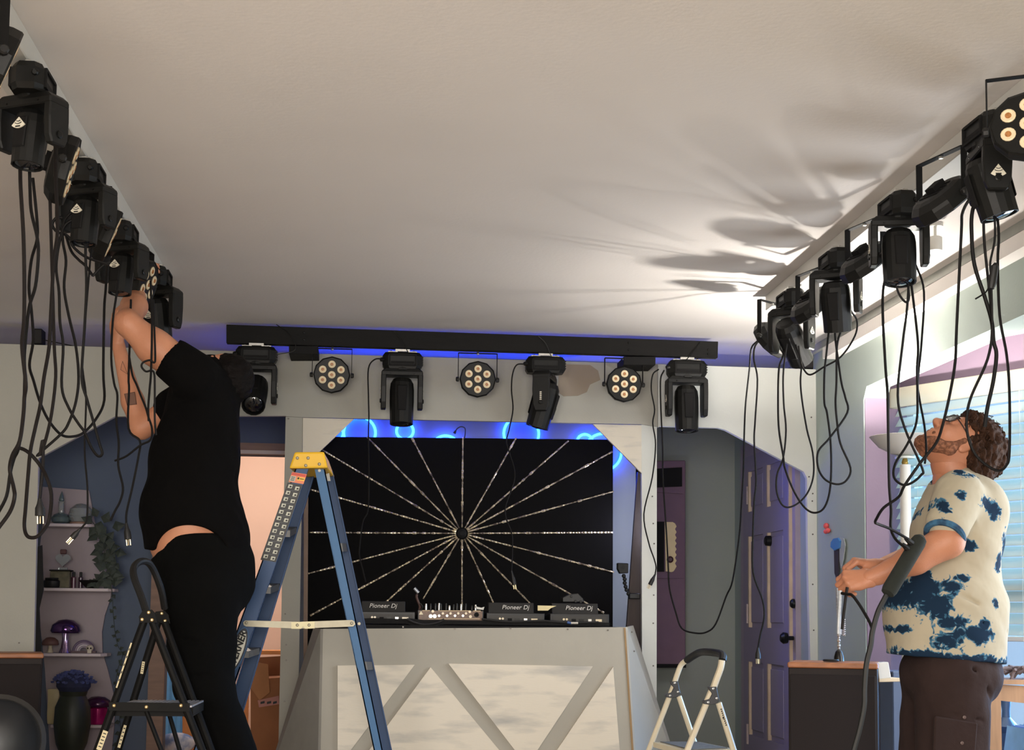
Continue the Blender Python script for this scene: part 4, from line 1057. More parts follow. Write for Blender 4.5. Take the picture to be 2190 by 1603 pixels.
leaf.obj('leaf', M_DOOR, do); st.obj('stiles', M_DOOR, do)['kind'] = 'stuff'
for c in cols:
    for r_ in rows:
        mb = MB(); dbox(mb, c[0] + .03, c[1] - .03, r_[0] + .03, r_[1] - .03, .022, .03); mb.obj('panel', M_DOOR, do, bevel=.006)
        mb = MB(); dbox(mb, c[1] - .022, c[1], r_[0], r_[1], .022, .042); mb.obj('moulding', M_DBEV, do)
fr_ = MB(); dbox(fr_, dY0 - .09, dY0, 0, DZ + .09, .0, .03); dbox(fr_, dY1, dY1 + .09, 0, DZ + .09, .0, .03); dbox(fr_, dY0, dY1, DZ, DZ + .09, 0, .03)
struct(fr_.obj('trim_4', mat('lilac_casing', (164, 152, 164), .6, var=.04)))
fr_ = MB(); dbox(fr_, dY0 - .03, dY0 - .012, 0, DZ + .02, .03, .048); struct(fr_.obj('trim_5', M_DBEV))
def dpt(x, y, o): return WX(x, y, XR - o)
MB().lathe([(.012, 0), (.012, .03), (.03, .036), (.033, .06), (.02, .075)], dpt(1697, 1364, .036), (-1, 0, 0), 18).obj('door_knob', M_DARKMETAL, do, smooth=True)
MB().lathe([(.028, 0), (.026, .012), (.018, .02)], dpt(1698, 1290, .036), (-1, 0, 0), 16).obj('deadbolt', M_DARKMETAL, do, smooth=True)
MB().lathe([(.032, 0), (.03, .03), (.02, .036)], dpt(1648, 1156, .03), (-1, 0, 0), 16).obj('bell_knob', M_BLACK, do, smooth=True)
for y0, y1 in ((1040, 1078), (1291, 1332), (1547, 1590)):
    p, q = dpt(1600, y0, .036), dpt(1600, y1, .036)
    MB().cyl(p, q, .012, n=10).obj('hinge', mat('painted_hinge', (186, 170, 164), .5), do)
hc = thing('purple_cabinet', 'dark purple wall cabinet with a scalloped mirror in the right hall', 'cabinet', W(1438, 1420, 9.7))
M_PUR = mat('dark_purple_paint', (112, 84, 100), .6, var=.06)
YP = 9.62
MB().prism([W(1400, 985, YP), W(1466, 984, YP), W(1466, 1422, YP), W(1400, 1422, YP)], (0, .15, 0)).obj('body', M_PUR, hc, bevel=.004)
MB().prism([W(1404, 1002, YP), W(1458, 999, YP), W(1458, 1040, YP), W(1404, 1042, YP)], (0, -.012, 0)).obj('dark_screen', M_BLACK2, hc)
MB().prism([W(1400, 1044, YP), W(1460, 1050, YP), W(1460, 1056, YP), W(1400, 1052, YP)], (0, -.015, 0)).obj('rail', M_PUR, hc)
MB().prism([W(1404, 1115, YP), W(1420, 1115, YP), W(1420, 1222, YP), W(1404, 1222, YP)], (0, -.010, 0)).obj('dark_slot', M_BLACK2, hc)
edge = [(1421, 1116), (1438, 1116)] + [(1444.5 + (1.6 if i % 2 else -1.6), 1119 + i * 6.1) for i in range(17)] + [(1440, 1221), (1436, 1223), (1423, 1221)]
MB().prism([W(x, y, YP - .002) for x, y in edge], (0, -.012, 0)).obj('scalloped_plate', mat('cream_mirror_plate', (236, 214, 158), .35, var=.05), hc)
MB().lathe([(.02, 0), (.022, .02), (.012, .03)], W(1432, 1196, YP - .014), (0, -1, 0), 12).obj('knob', mat('dark_red_knob', (72, 36, 44), .4), hc, smooth=True)
MB().prism([W(1400, 1230, YP), W(1462, 1230, YP), W(1462, 1236, YP), W(1400, 1236, YP)], (0, -.014, 0)).obj('rail', M_PUR, hc)
MB().prism([W(1400, 1419, YP), W(1466, 1419, YP), W(1466, 1427, YP), W(1400, 1427, YP)], (0, -.02, 0)).obj('black_base', M_BLACK2, hc)

# ------------------------------------------------------------------ table with oddments by the window, at the right edge
M_TAB = mat('rough_pine', (158, 122, 90), .7, var=.18, scale=4, stretch=(8, 1, 1))
YT = 6.0
tb = thing('wooden_table', 'rough pine work table at the right edge behind the man in shorts', 'table', W(2170, 1800, YT))
tzT = W(2160, 1462, YT).z; tzB = W(2160, 1500, YT).z; tx0 = W(2110, 1480, YT).x
MB().box((tx0 + .33, YT + .13, tzT + .008), (.68, .30, .018)).obj('top', M_TAB, tb)
MB().prism([W(2125, 1462, YT), W(2295, 1474, YT), W(2295, 1514, YT), W(2125, 1496, YT)], (0, .03, 0)).obj('apron', M_TAB, tb)
for xx, yy in ((tx0 + .015, YT + .02), (tx0 + .58, YT + .02), (tx0 + .015, YT + .24), (tx0 + .58, YT + .24)):
    MB().box((xx + .02, yy, (tzB + .01) / 2), (.05, .045, tzB + .01)).obj('leg', M_TAB, tb)
hp = MB()
rh = random.Random(8)
for i in range(26):
    c = Vector((tx0 + .12 + rh.random() * .26, YT + .05 + rh.random() * .14, tzT + .036 + rh.random() * .02))
    d = Vector((rh.uniform(-.08, .08), rh.uniform(-.05, .05), rh.uniform(0, .025)))
    hp.tube([c - d, c + Vector((0, 0, .012)), c + d], .007, 6)
setp(hp.obj('rag_heap', mat('grey_brown_rags', (122, 110, 112), .9, var=.3, scale=30)), 'heap of grey-brown rags on the pine table', 'rags', kind='stuff')
ctl = MB().lathe([(.05, 0), (.045, .02), (.018, .05), (.016, .07), (.022, .13), (.02, .2), (.024, .23), (.05, .24)], W(2152, 1585, 6.55), n=18)
p_ = W(2152, 1552, 6.66)
lo = thing('turned_stand', 'dark turned candle stand seen under the pine table', 'stand', (p_.x, p_.y, 0))
MB().lathe([(.08, 0), (.075, .04), (.03, .07), (.026, p_.z - .03), (.055, p_.z), (.02, p_.z + .04), (.018, p_.z + .07), (.024, p_.z + .12), (.018, p_.z + .15)], (p_.x, p_.y, 0), n=18).obj('stem', mat('dark_blue_stand', (70, 92, 122), .4), lo, smooth=True)
for i in range(6):
    q = W(2158 + 9 * i, 1600, 6.3 + .03 * i)
    bk = MB().box((q.x, q.y, .30), (.02, .2, .60), Matrix.Rotation(R(9), 3, 'Y')).obj('paper_folder', mat('blue_folder_%d' % (i % 3), [(150, 196, 232), (120, 160, 214), (196, 214, 236)][i % 3], .6))
    setp(bk, ['leftmost blue folder leaning under the pine table', 'second folder from left under the pine table, darker blue', 'third folder from left under the pine table, whitish', 'fourth folder from left under the pine table', 'darker blue folder second from the right edge under the pine table', 'folder nearest the right edge under the pine table'][i], 'folder', 'folders under the pine table')
# ------------------------------------------------------------------ shelf with ornaments behind the left opening
YSH = 8.78
M_SHB = mat('mauve_grey_backboard', (152, 140, 144), .7, var=.05, scale=4)
M_SHF = mat('pale_mauve_shelf', (196, 184, 186), .6, var=.04)
sh = thing('ornament_shelf', 'wavy-edged mauve wall shelf with four boards behind the left opening', 'shelf', W(150, 1600, YSH))
wav = [(86, 1040), (190, 1048), (196, 1080), (202, 1115), (220, 1150), (236, 1200), (240, 1250), (236, 1280), (224, 1315), (218, 1350), (219, 1395), (230, 1430), (240, 1470), (246, 1500), (244, 1550), (236, 1640), (108, 1640), (104, 1560), (96, 1430), (80, 1280), (84, 1180), (92, 1110)]
MB().prism([W(x, y, 8.97) for x, y in wav], (0, .025, 0)).obj('backboard', M_SHB, sh)
shy = {}
for y, x0, x1 in ((1118, 94, 198), (1256, 86, 242), (1396, 92, 226), (1549, 108, 232)):
    a, b = W(x0, y, YSH), W(x1, y, YSH); shy[y] = a.z
    MB().prism([(a.x, YSH, a.z), (b.x - .03, YSH, a.z), (b.x, YSH + .05, a.z), (b.x, 8.97, a.z), (a.x, 8.97, a.z)], (0, 0, -.018)).obj('board', M_SHF, sh, bevel=.003)
def on(px, yrow, dY=.08):
    p = W(px, yrow, YSH + dY); return Vector((p.x, YSH + dY, shy[yrow] + .001))
sx = S(8.86)
M_SMOKE = mat('smoked_glass', (120, 140, 142), .08, trans=.55, var=.1)
M_CLEAR = mat('clear_ornament_glass', (214, 222, 222), .06, trans=.7, var=.0)
M_PURG = mat('purple_mercury_glass', (92, 64, 112), .12, .85, var=.15)
M_MAG = mat('magenta_glass', (150, 18, 90), .1, .4, var=.2)
def lathe_thing(name, label, cat, parts, c):
    t = thing(name, label, cat, c)
    for nm, prof, m in parts: MB().lathe(prof, c, n=22).obj(nm, m, t, smooth=True, angle=40)
    return t
lathe_thing('glass_decanter', 'tall clear decanter with a pointed stopper on the top shelf board', 'bottle', [
    ('body', [(.03, 0), (.052, .012), (.056, .035), (.04, .055), (.014, .066)], M_SMOKE), ('neck', [(.016, .06), (.016, .125), (.02, .13)], M_CLEAR), ('stopper', [(.012, .13), (.016, .14), (.010, .165), (.001, .19)], M_SMOKE)], on(130, 1118))
t = lathe_thing('glass_dome', 'round glass dome with dried flowers on the top shelf board', 'ornament', [('base', [(.06, 0), (.062, .01), (.055, .014)], M_BROWNTRIM)], on(172, 1118))
MB().lathe([(.054, .014), (.068, .05), (.06, .09), (.03, .115), (.001, .122)], on(172, 1118), n=24).obj('dome', M_CLEAR, t, smooth=True)
fb = MB(); rq = random.Random(2)
for i in range(16): fb.ball(on(172, 1118) + Vector((rq.uniform(-.035, .035), rq.uniform(-.03, .03), .025 + rq.random() * .055)), .009, n=8)
fb.obj('dried_flowers', mat('dusty_pink_petals', (150, 124, 116), .8, var=.3, scale=60), t)['kind'] = 'stuff'
c = on(130, 1256, .05)
bxm = thing('trinket_box', 'olive glass trinket box under the heart bottle on the second shelf board', 'box', c)
MB().box(c + Vector((.0, 0, .0475)), (.11, .08, .095)).obj('body', mat('olive_glass_box', (92, 88, 70), .2, var=.3, scale=30), bxm, bevel=.004)
MB().box(c + Vector((.0, 0, .099)), (.12, .09, .008)).obj('lid', M_BLACK2, bxm, bevel=.002)
c2 = c + Vector((.008, 0, .104))
hb = thing('heart_bottle', 'clear heart-shaped glass bottle with a dark red cap on the trinket box', 'bottle', c2)
hp_ = []
for i in range(28):
    a = 2 * math.pi * i / 28
    hp_.append((16 * math.sin(a) ** 3, 13 * math.cos(a) - 5 * math.cos(2 * a) - 2 * math.cos(3 * a) - math.cos(4 * a)))
MB().prism([c2 + Vector((x * .0026, -.018, .058 + y * .0026)) for x, y in hp_], (0, .036, 0)).obj('body', M_CLEAR, hb, bevel=.004)
MB().box(c2 + Vector((0, 0, .006)), (.05, .03, .012)).obj('foot', M_CLEAR, hb); MB().box(c2 + Vector((0, 0, .104)), (.034, .024, .026)).obj('cap', mat('dark_red_cap', (74, 34, 34), .5), hb, bevel=.003)
lathe_thing('black_jar', 'squat black jar at the left of the second shelf board', 'jar', [('body', [(.045, 0), (.05, .01), (.05, .038), (.04, .046)], M_BLACK), ('lid', [(.042, .046), (.042, .056), (.001, .058)], M_BLACK2)], on(112, 1256, .03))
for i, (x, m) in enumerate(((157, (86, 50, 66)), (172, (62, 42, 56)))):
    lathe_thing('perfume_bottle', ['plum slim bottle right of the trinket box', 'plum slim bottle nearest the trailing plant'][i], 'bottle', [('body', [(.012, 0), (.013, .06), (.006, .068)], mat('plum_glass_%d' % i, m, .2)), ('cap', [(.008, .066), (.008, .092), (.001, .094)], M_BLACK)], on(x, 1256, .07))
vs_ = on(196, 1256, .07)
dv = thing('dark_dish', 'dark scalloped bowl under the trailing plant on the second shelf board', 'bowl', vs_)
MB().lathe([(.03, 0), (.05, .02), (.075, .045), (.07, .046), (.04, .022), (.001, .015)], vs_, n=20).obj('bowl', M_BLACK, dv, smooth=True)
# third board
def mushroom(name, label, c, r, h, capm, stemm, caph):
    t = thing(name, label, 'ornament', c)
    MB().lathe([(r * .42, 0), (r * .30, h * .2), (r * .22, h * .6), (r * .25, h * .98)], c, n=20).obj('stem', stemm, t, smooth=True)
    MB().lathe([(r * .25, h * .93), (r * .9, h * .9), (r, h), (r * .9, h + caph * .5), (r * .5, h + caph * .9), (.001, h + caph)], c, n=26).obj('cap', capm, t, smooth=True, angle=60)
    return t
mushroom('glass_mushroom', 'large purple mirrored glass mushroom on the third shelf board', on(139, 1396), .086, .125, M_PURG, mat('lilac_mirror_stem', (176, 150, 190), .12, .8, var=.2, scale=30), .068)
mushroom('wooden_mushroom', 'small brown and cream mushroom left of the purple one', on(107, 1396, .05), .048, .048, mat('brown_cap', (96, 64, 58), .6), mat('cream_stem', (190, 176, 150), .6), .042)
c = on(179, 1396, .06)
rb_ = thing('rainbow_ornament', 'mauve rainbow arch ornament at the right of the third shelf board', 'ornament', c)
for i, (rr, col) in enumerate(((.058, (96, 80, 104)), (.047, (140, 124, 140)), (.036, (186, 176, 182)), (.026, (150, 140, 150)))):
    MB().tube([c + Vector((math.cos(a) * rr, 0, .01 + math.sin(a) * rr)) for a in [math.pi * k / 14 for k in range(15)]], .0068, 6).obj('arch', mat('arch_%d' % i, col, .6), rb_, smooth=True)
MB().box(c + Vector((0, 0, .006)), (.14, .03, .012)).obj('base', mat('arch_base', (88, 66, 70), .6), rb_)
c = on(192, 1396, .02)
sk = thing('skull_ornament', 'tiny pale skull beside the rainbow arch', 'ornament', c)
MB().ball(c + Vector((0, 0, .03)), .021, (1, 1.1, .9)).box(c + Vector((0, -.008, .011)), (.022, .02, .02)).obj('skull', mat('bone', (186, 176, 160), .6), sk, smooth=True)
for q in (-1, 1): MB().ball(c + Vector((q * .008, -.020, .029)), .005, n=8).obj('eye_socket', M_BLACK2, sk)
# fourth board: bouquet, boot vase, red jar
c = W(152, 1612, 8.58)
pst = thing('plant_stand', 'low dark stand under the green hydrangea vase', 'stand', (c.x, c.y, 0))
MB().lathe([(.12, 0), (.12, .02), (.03, .04), (.03, c.z - .03), (.11, c.z - .02), (.11, c.z)], (c.x, c.y, 0), n=20).obj('pedestal', M_BROWNTRIM, pst, smooth=True, angle=40)
hv = thing('hydrangea_vase', 'blue hydrangea bouquet in a dark green vase before the lowest shelf board', 'flowers', c)
MB().lathe([(.06, 0), (.085, .06), (.100, .16), (.095, .26), (.07, .32), (.078, .345)], c, n=24).obj('vase', mat('dark_green_vase', (30, 36, 22), .5, var=.15), hv, smooth=True)
fl_ = MB(); rq = random.Random(11); leaf_ = MB()
for i in range(170):
    a = rq.random() * 6.28; ph = rq.uniform(.0, 1.25); rr = .092 * (1 + rq.uniform(-.1, .1))
    p = c + Vector((.0 + math.cos(a) * math.sin(ph) * rr * 1.25, .0 + math.sin(a) * math.sin(ph) * rr, 0.365 + math.cos(ph) * rr * .95))
    for k in range(4):
        b_ = k * 1.57 + a; d = Vector((math.cos(b_), math.sin(b_) * .6, math.sin(b_) * .6)) * .011
        e = Vector((-math.sin(b_), .3, math.cos(b_))) * .006
        fl_.add([p, p + d * .6 + e, p + d, p + d * .6 - e], [(0, 1, 2, 3)])
fl_.obj('petals', mat('slate_blue_petals', (58, 66, 108), .8, var=.35, scale=40), hv)['kind'] = 'stuff'
MB().ball(c + Vector((0, -.0, .385)), .088, (1.1, .9, .75)).obj('flower_mound', mat('dusk_blue', (36, 40, 66), .9), hv)
c = on(114, 1549, .04)
bv = thing('boot_vase', 'cream boot-shaped vase left of the green vase', 'vase', c)
MB().loft([[c + Vector((x, y, z)) for x, y in ((-w, -d), (w2, -d), (w2, d), (-w, d))] for w, w2, d, z in ((.03, .075, .025, 0), (.032, .078, .027, .03), (.034, .04, .026, .06), (.032, .03, .026, .14), (.036, .034, .03, .20))]).obj('boot', mat('cream_ceramic', (186, 172, 128), .4), bv, bevel=.008, seg=2, smooth=True)
c = on(208, 1549, .03)
rj = mushroom('red_mushroom_jar', 'shiny magenta mushroom jar at the right of the lowest shelf board', c, .075, .11, mat('dark_plum_cap', (62, 24, 58), .2, .3), M_MAG, .05)
MB().lathe([(.05, .002), (.056, .02), (.056, .09), (.05, .10)], c, n=22).obj('jar', M_MAG, rj, smooth=True)
# trailing plants
M_LEAF = mat('dark_ivy_leaf', (46, 54, 46), .7, var=.3, scale=20)
def leafm(mb, p, d, n, s):
    d = d.normalized(); n = n - d * n.dot(d); n.normalize(); w = d.cross(n)
    mb.add([p, p + d * s * .35 + w * s * .42 + n * s * .05, p + d * s + n * -.08 * s, p + d * s * .35 - w * s * .42 + n * s * .05, p + d * s * .45 + n * s * .12],
           [(0, 1, 4), (1, 2, 4), (2, 3, 4), (3, 0, 4)])
pl_ = thing('trailing_plant', 'dark trailing ivy hanging from the right side of the ornament shelf', 'plant', W(220, 1115, YSH))
rq = random.Random(21)
for pts in ([(195, 1112), (205, 1126), (214, 1150), (222, 1175), (226, 1205), (234, 1235), (240, 1270), (242, 1310), (246, 1350), (252, 1380), (262, 1400), (252, 1430), (246, 1470)], [(225, 1130), (232, 1165), (246, 1180), (240, 1215), (222, 1235), (205, 1240)]):
    P_ = spline([W(x, y, YSH + .02) for x, y in pts], 6)
    MB().tube(P_, .002, 5).obj('vine', M_LEAF, pl_)
    for i in range(2, len(P_), 2):
        top_part = i < 34 or len(pts) < 8
        mb = MB(); a = rq.uniform(-1.2, 1.2) + (math.pi if i % 4 else 0)
        leafm(mb, P_[i], Vector((math.cos(a), -.2, math.sin(a) - .4)), Vector((rq.uniform(-.4, .4), -1, .3)), rq.uniform(.05, .085) if top_part else rq.uniform(.022, .036))
        mb.obj('leaf', M_LEAF, pl_)
for x, y in ((208, 1105), (222, 1118), (240, 1128), (218, 1140), (235, 1150), (245, 1162), (228, 1168), (238, 1190), (222, 1196), (244, 1210), (230, 1222), (212, 1228), (200, 1236), (240, 1236)):
    mb = MB(); a = rq.uniform(0, 6.28)
    leafm(mb, W(x, y, YSH + rq.uniform(-.04, .05)), Vector((math.cos(a), -.1, math.sin(a))), Vector((rq.uniform(-.3, .3), -1, .2)), rq.uniform(.06, .085)); mb.obj('leaf', M_LEAF, pl_)
# second small vine by the ladder
p2 = thing('small_vine', 'thin dark vine hanging low between shelf and black ladder', 'plant', W(262, 1560, YSH))
P_ = spline([W(x, y, YSH + .05) for x, y in [(262, 1500), (256, 1530), (258, 1560), (252, 1590), (256, 1620)]], 5)
MB().tube(P_, .002, 5).obj('vine', M_LEAF, p2)
for i in range(1, len(P_), 2):
    mb = MB(); leafm(mb, P_[i], Vector((1 if i % 4 == 1 else -1, -.2, -.3)), Vector((0, -1, .3)), .035); mb.obj('leaf', M_LEAF, p2)

# ------------------------------------------------------------------ peach room: box, cabinet, cushion, ladder-like rail
M_CARD = mat('brown_cardboard', (150, 98, 62), .85, var=.1, scale=6)
M_CARD2 = mat('brown_cardboard_flap', (172, 118, 76), .85, var=.1, scale=6)
cbx = thing('cardboard_box', 'tall brown cardboard box with an open flap in the peach doorway', 'box', W(570, 1745, 9.5))
YX = 9.35
MB().prism([W(536, 1452, YX), W(640, 1446, YX), W(640, 1735, YX), W(536, 1735, YX)], (0, .4, 0)).obj('body', M_CARD, cbx)
MB().prism([W(548, 1415, YX - .02), W(573, 1420, YX - .02), W(577, 1480, YX - .02), W(555, 1497, YX - .02), W(536, 1470, YX - .02)], (0, .006, 0)).obj('flap', M_CARD2, cbx)
MB().prism([W(536, 1452, YX + .4), W(640, 1446, YX + .4), W(640, 1400, YX + .4), W(536, 1406, YX + .4)], (0, .006, 0)).obj('flap', M_CARD, cbx)
lb_ = MB().prism([W(551, 1497, YX - .004), W(596, 1487, YX - .004), W(597, 1505, YX - .004), W(554, 1512, YX - .004)], (0, .003, 0)).obj('label', mat('pinkish_label', (186, 128, 116), .7), cbx)
for x0, x1 in ((557, 566), (571, 580), (584, 592)):
    MB().prism([W(x0, 1500, YX - .006), W(x1, 1498, YX - .006), W(x1, 1503, YX - .006), W(x0, 1505, YX - .006)], (0, .001, 0)).obj('print', M_PRINT, lb_)
ol = MB().prism([W(520, 1391, 10.2), W(645, 1391, 10.2), W(645, 1399, 10.2), W(520, 1399, 10.2)], (0, .3, 0)); 
tbx = thing('pine_side_table', 'orange pine side table behind the cardboard box', 'table', W(580, 1700, 10.3))
ol.obj('top', mat('orange_pine', (222, 150, 84), .6, var=.1), tbx)
for x in (526, 640):
    p = W(x, 1398, 10.25); MB().box((p.x, p.y, p.z / 2), (.05, .05, p.z)).obj('leg', MATS['orange_pine'], tbx)
cc_ = thing('pine_cabinet', 'low orange pine cabinet seen low between the black ladder and the man', 'cabinet', W(402, 1700, 10.0))
MB().prism([W(390, 1515, 10.0), W(470, 1515, 10.0), W(470, 1740, 10.0), W(390, 1740, 10.0)], (0, .35, 0)).obj('body', MATS['orange_pine'], cc_, bevel=.004)
MB().prism([W(386, 1510, 9.98), W(474, 1510, 9.98), W(474, 1516, 9.98), W(386, 1516, 9.98)], (0, .38, 0)).obj('top', mat('orange_pine_top', (206, 128, 66), .5), cc_)
MB().prism([W(415, 1570, 9.985), W(440, 1552, 9.985), W(441, 1558, 9.985), W(416, 1577, 9.985)], (0, .008, 0)).obj('white_handle', M_WHITE, cc_)
cu = thing('blue_cushion', 'pale blue patterned cushion low in the doorway behind the black ladder', 'cushion', W(375, 1590, 9.7))
MB().ball(W(378, 1588, 9.75), .12, (1.0, .6, .55), n=20).obj('cushion', mat('blue_white_cloth', (120, 150, 200), .9, scale=14, col2=(220, 226, 236), thr=(.42, .6)), cu, smooth=True)
ct = thing('blue_curtain', 'sky blue curtain panel at the left of the peach doorway', 'curtain', W(372, 1700, 11.7))
cpt = []
for i in range(13): cpt.append(Vector((W(330, 1500, 11.75).x + i * .022, 11.75 + .012 * (i % 2), 0)))
cm = MB()
for i in range(12):
    a, b = cpt[i], cpt[i + 1]
    cm.add([a, b, b + Vector((0, 0, 1.9)), a + Vector((0, 0, 1.9))], [(0, 1, 2, 3)])
cm.obj('fabric', mat('sky_blue_fabric', (96, 168, 232), .8, var=.1), ct, smooth=True, angle=80)
MB().cyl((cpt[0].x - .05, 11.75, 1.92), (cpt[-1].x + .05, 11.75, 1.92), .012).obj('rod', M_BROWNTRIM, ct)
# black cloth strip hanging inside the left opening edge
bs = MB().prism([W(76, 1170, 7.988), W(90, 1165, 7.988), W(93, 1260, 7.988), (W(84, 1300, 7.988)), W(88, 1400, 7.988), W(66, 1400, 7.988), W(68, 1290, 7.988)], (0, .01, 0)).obj('black_drape', M_CLOTH)
setp(bs, 'narrow black drape hanging inside the edge of the left opening', 'drape')
# ------------------------------------------------------------------ bodies: smooth unions meshed with surface nets
def vdir(v): return np.array(v, dtype=np.float64)
class SDF:
    def __init__(s, lo, hi, h):
        s.h = h; s.lo = vdir(lo); n = np.ceil((vdir(hi) - s.lo) / h).astype(int) + 1
        s.D = np.full(n, 0.5, dtype=np.float32); s.n = n
    def _sub(s, lo, hi):
        a = np.clip(np.floor((lo - s.lo) / s.h).astype(int), 0, s.n); b = np.clip(np.ceil((hi - s.lo) / s.h).astype(int) + 1, 0, s.n)
        if np.any(b <= a): return None
        g = [s.lo[i] + s.h * np.arange(a[i], b[i]) for i in range(3)]
        return tuple(slice(a[i], b[i]) for i in range(3)), np.meshgrid(*g, indexing='ij')
    def put(s, fn, lo, hi, k, op):
        m = max(k, 2 * s.h) + 3 * s.h
        r = s._sub(vdir(lo) - m, vdir(hi) + m)
        if r is None: return s
        sl, (X, Y, Z) = r
        d = fn(X, Y, Z).astype(np.float32); A = s.D[sl]
        if op == 'add':
            if k > 0:
                q = np.clip(.5 + .5 * (A - d) / k, 0, 1); s.D[sl] = A * (1 - q) + d * q - k * q * (1 - q)
            else: s.D[sl] = np.minimum(A, d)
        elif op == 'cut':
            if k > 0:
                d2 = -d; q = np.clip(.5 - .5 * (A - d2) / k, 0, 1); s.D[sl] = A * (1 - q) + d2 * q + k * q * (1 - q)
            else: s.D[sl] = np.maximum(A, -d)
        return s
    def cap(s, a, b, ra, rb=None, k=.02, op='add', flat=None):
        a, b = vdir(a), vdir(b); rb = ra if rb is None else rb
        ab = b - a; L2 = max(1e-9, ab.dot(ab))
        def fn(X, Y, Z):
            px, py, pz = X - a[0], Y - a[1], Z - a[2]
            t = np.clip((px * ab[0] + py * ab[1] + pz * ab[2]) / L2, 0, 1)
            return np.sqrt((px - t * ab[0]) ** 2 + (py - t * ab[1]) ** 2 + (pz - t * ab[2]) ** 2) - (ra + (rb - ra) * t)
        m = max(ra, rb)
        return s.put(fn, np.minimum(a, b) - m, np.maximum(a, b) + m, k, op)
    def ell(s, c, r, axes=None, k=.02, op='add'):
        c, r = vdir(c), vdir(r)
        A = np.eye(3) if axes is None else np.array([vdir(v) for v in axes])
        def fn(X, Y, Z):
            p = [X - c[0], Y - c[1], Z - c[2]]
            q = [A[i][0] * p[0] + A[i][1] * p[1] + A[i][2] * p[2] for i in range(3)]
            k0 = np.sqrt(sum((q[i] / r[i]) ** 2 for i in range(3))); k1 = np.sqrt(sum((q[i] / r[i] ** 2) ** 2 for i in range(3))) + 1e-9
            return k0 * (k0 - 1) / k1
        m = r.max()
        return s.put(fn, c - m, c + m, k, op)
    def plane(s, p, n, k=0.0):
        """remove the side the normal points to"""
        p, n = vdir(p), vdir(n); n = n / np.linalg.norm(n)
        hi = s.lo + s.h * (s.n - 1)
        return s.put(lambda X, Y, Z: -((X - p[0]) * n[0] + (Y - p[1]) * n[1] + (Z - p[2]) * n[2]), s.lo, hi, k, 'cut')
    def noise(s, amp, freq, seed=0, stretch=(1, 1, 1)):
        rg = np.random.RandomState(seed)
        g = [s.lo[i] + s.h * np.arange(s.n[i]) for i in range(3)]
        X, Y, Z = np.meshgrid(*g, indexing='ij')
        t = np.zeros_like(s.D)
        for q in range(7):
            f = rg.normal(size=3) * freq * (1 + .5 * q / 3) * vdir(stretch); t += (np.sin(X * f[0] + Y * f[1] + Z * f[2] + rg.rand() * 6.28) / (1 + q * .3)).astype(np.float32)
        s.D += t * amp / 2.5
        return s
    def mesh(s, smooth=2):
        D = s.D; lo, h = s.lo, s.h
        S = D < 0
        c = S[:-1, :-1, :-1].astype(np.int8)
        for i, j, k in ((1, 0, 0), (0, 1, 0), (0, 0, 1), (1, 1, 0), (1, 0, 1), (0, 1, 1), (1, 1, 1)):
            c = c + S[i:S.shape[0] - 1 + i, j:S.shape[1] - 1 + j, k:S.shape[2] - 1 + k]
        act = (c > 0) & (c < 8)
        I, J, K = np.nonzero(act)
        idx = -np.ones(act.shape, dtype=np.int64); idx[I, J, K] = np.arange(len(I))
        P = np.zeros((len(I), 3)); N = np.zeros(len(I))
        cor = [(i, j, k) for i in (0, 1) for j in (0, 1) for k in (0, 1)]
        for a in cor:
            for ax in range(3):
                if a[ax] == 1: continue
                b = list(a); b[ax] = 1
                da = D[I + a[0], J + a[1], K + a[2]]; db = D[I + b[0], J + b[1], K + b[2]]
                m = (da < 0) != (db < 0)
                t = np.where(m, da / np.where(m, da - db, 1), 0)
                for q in range(3): P[:, q] += np.where(m, a[q] + (t if q == ax else 0), 0)
                N += m
        P = P / np.maximum(N, 1)[:, None]
        V = np.stack([I, J, K], 1) + P
        F = []
        for ax in range(3):
            u, v = (ax + 1) % 3, (ax + 2) % 3
            sl0 = [slice(None)] * 3; sl1 = [slice(None)] * 3
            sl0[ax] = slice(0, -1); sl1[ax] = slice(1, None)
            e = S[tuple(sl0)] != S[tuple(sl1)]
            pts = np.argwhere(e)
            pts = pts[(pts[:, u] > 0) & (pts[:, v] > 0) & (pts[:, u] < D.shape[u] - 1) & (pts[:, v] < D.shape[v] - 1)]
            q = []
            for du, dv in ((1, 1), (0, 1), (0, 0), (1, 0)):
                p = pts.copy(); p[:, u] -= du; p[:, v] -= dv; q.append(idx[p[:, 0], p[:, 1], p[:, 2]])
            q = np.stack(q, 1)
            inside = S[pts[:, 0], pts[:, 1], pts[:, 2]]
            q[~inside] = q[~inside][:, ::-1]
            F.append(q)
        F = np.concatenate(F)
        V = V * h + lo
        for _ in range(smooth):
            acc = np.zeros_like(V); cnt = np.zeros(len(V))
            for a, b in ((0, 1), (1, 2), (2, 3), (3, 0)):
                np.add.at(acc, F[:, a], V[F[:, b]]); np.add.at(cnt, F[:, a], 1)
                np.add.at(acc, F[:, b], V[F[:, a]]); np.add.at(cnt, F[:, b], 1)
            V = V * .5 + .5 * acc / np.maximum(cnt, 1)[:, None]
        return V, F
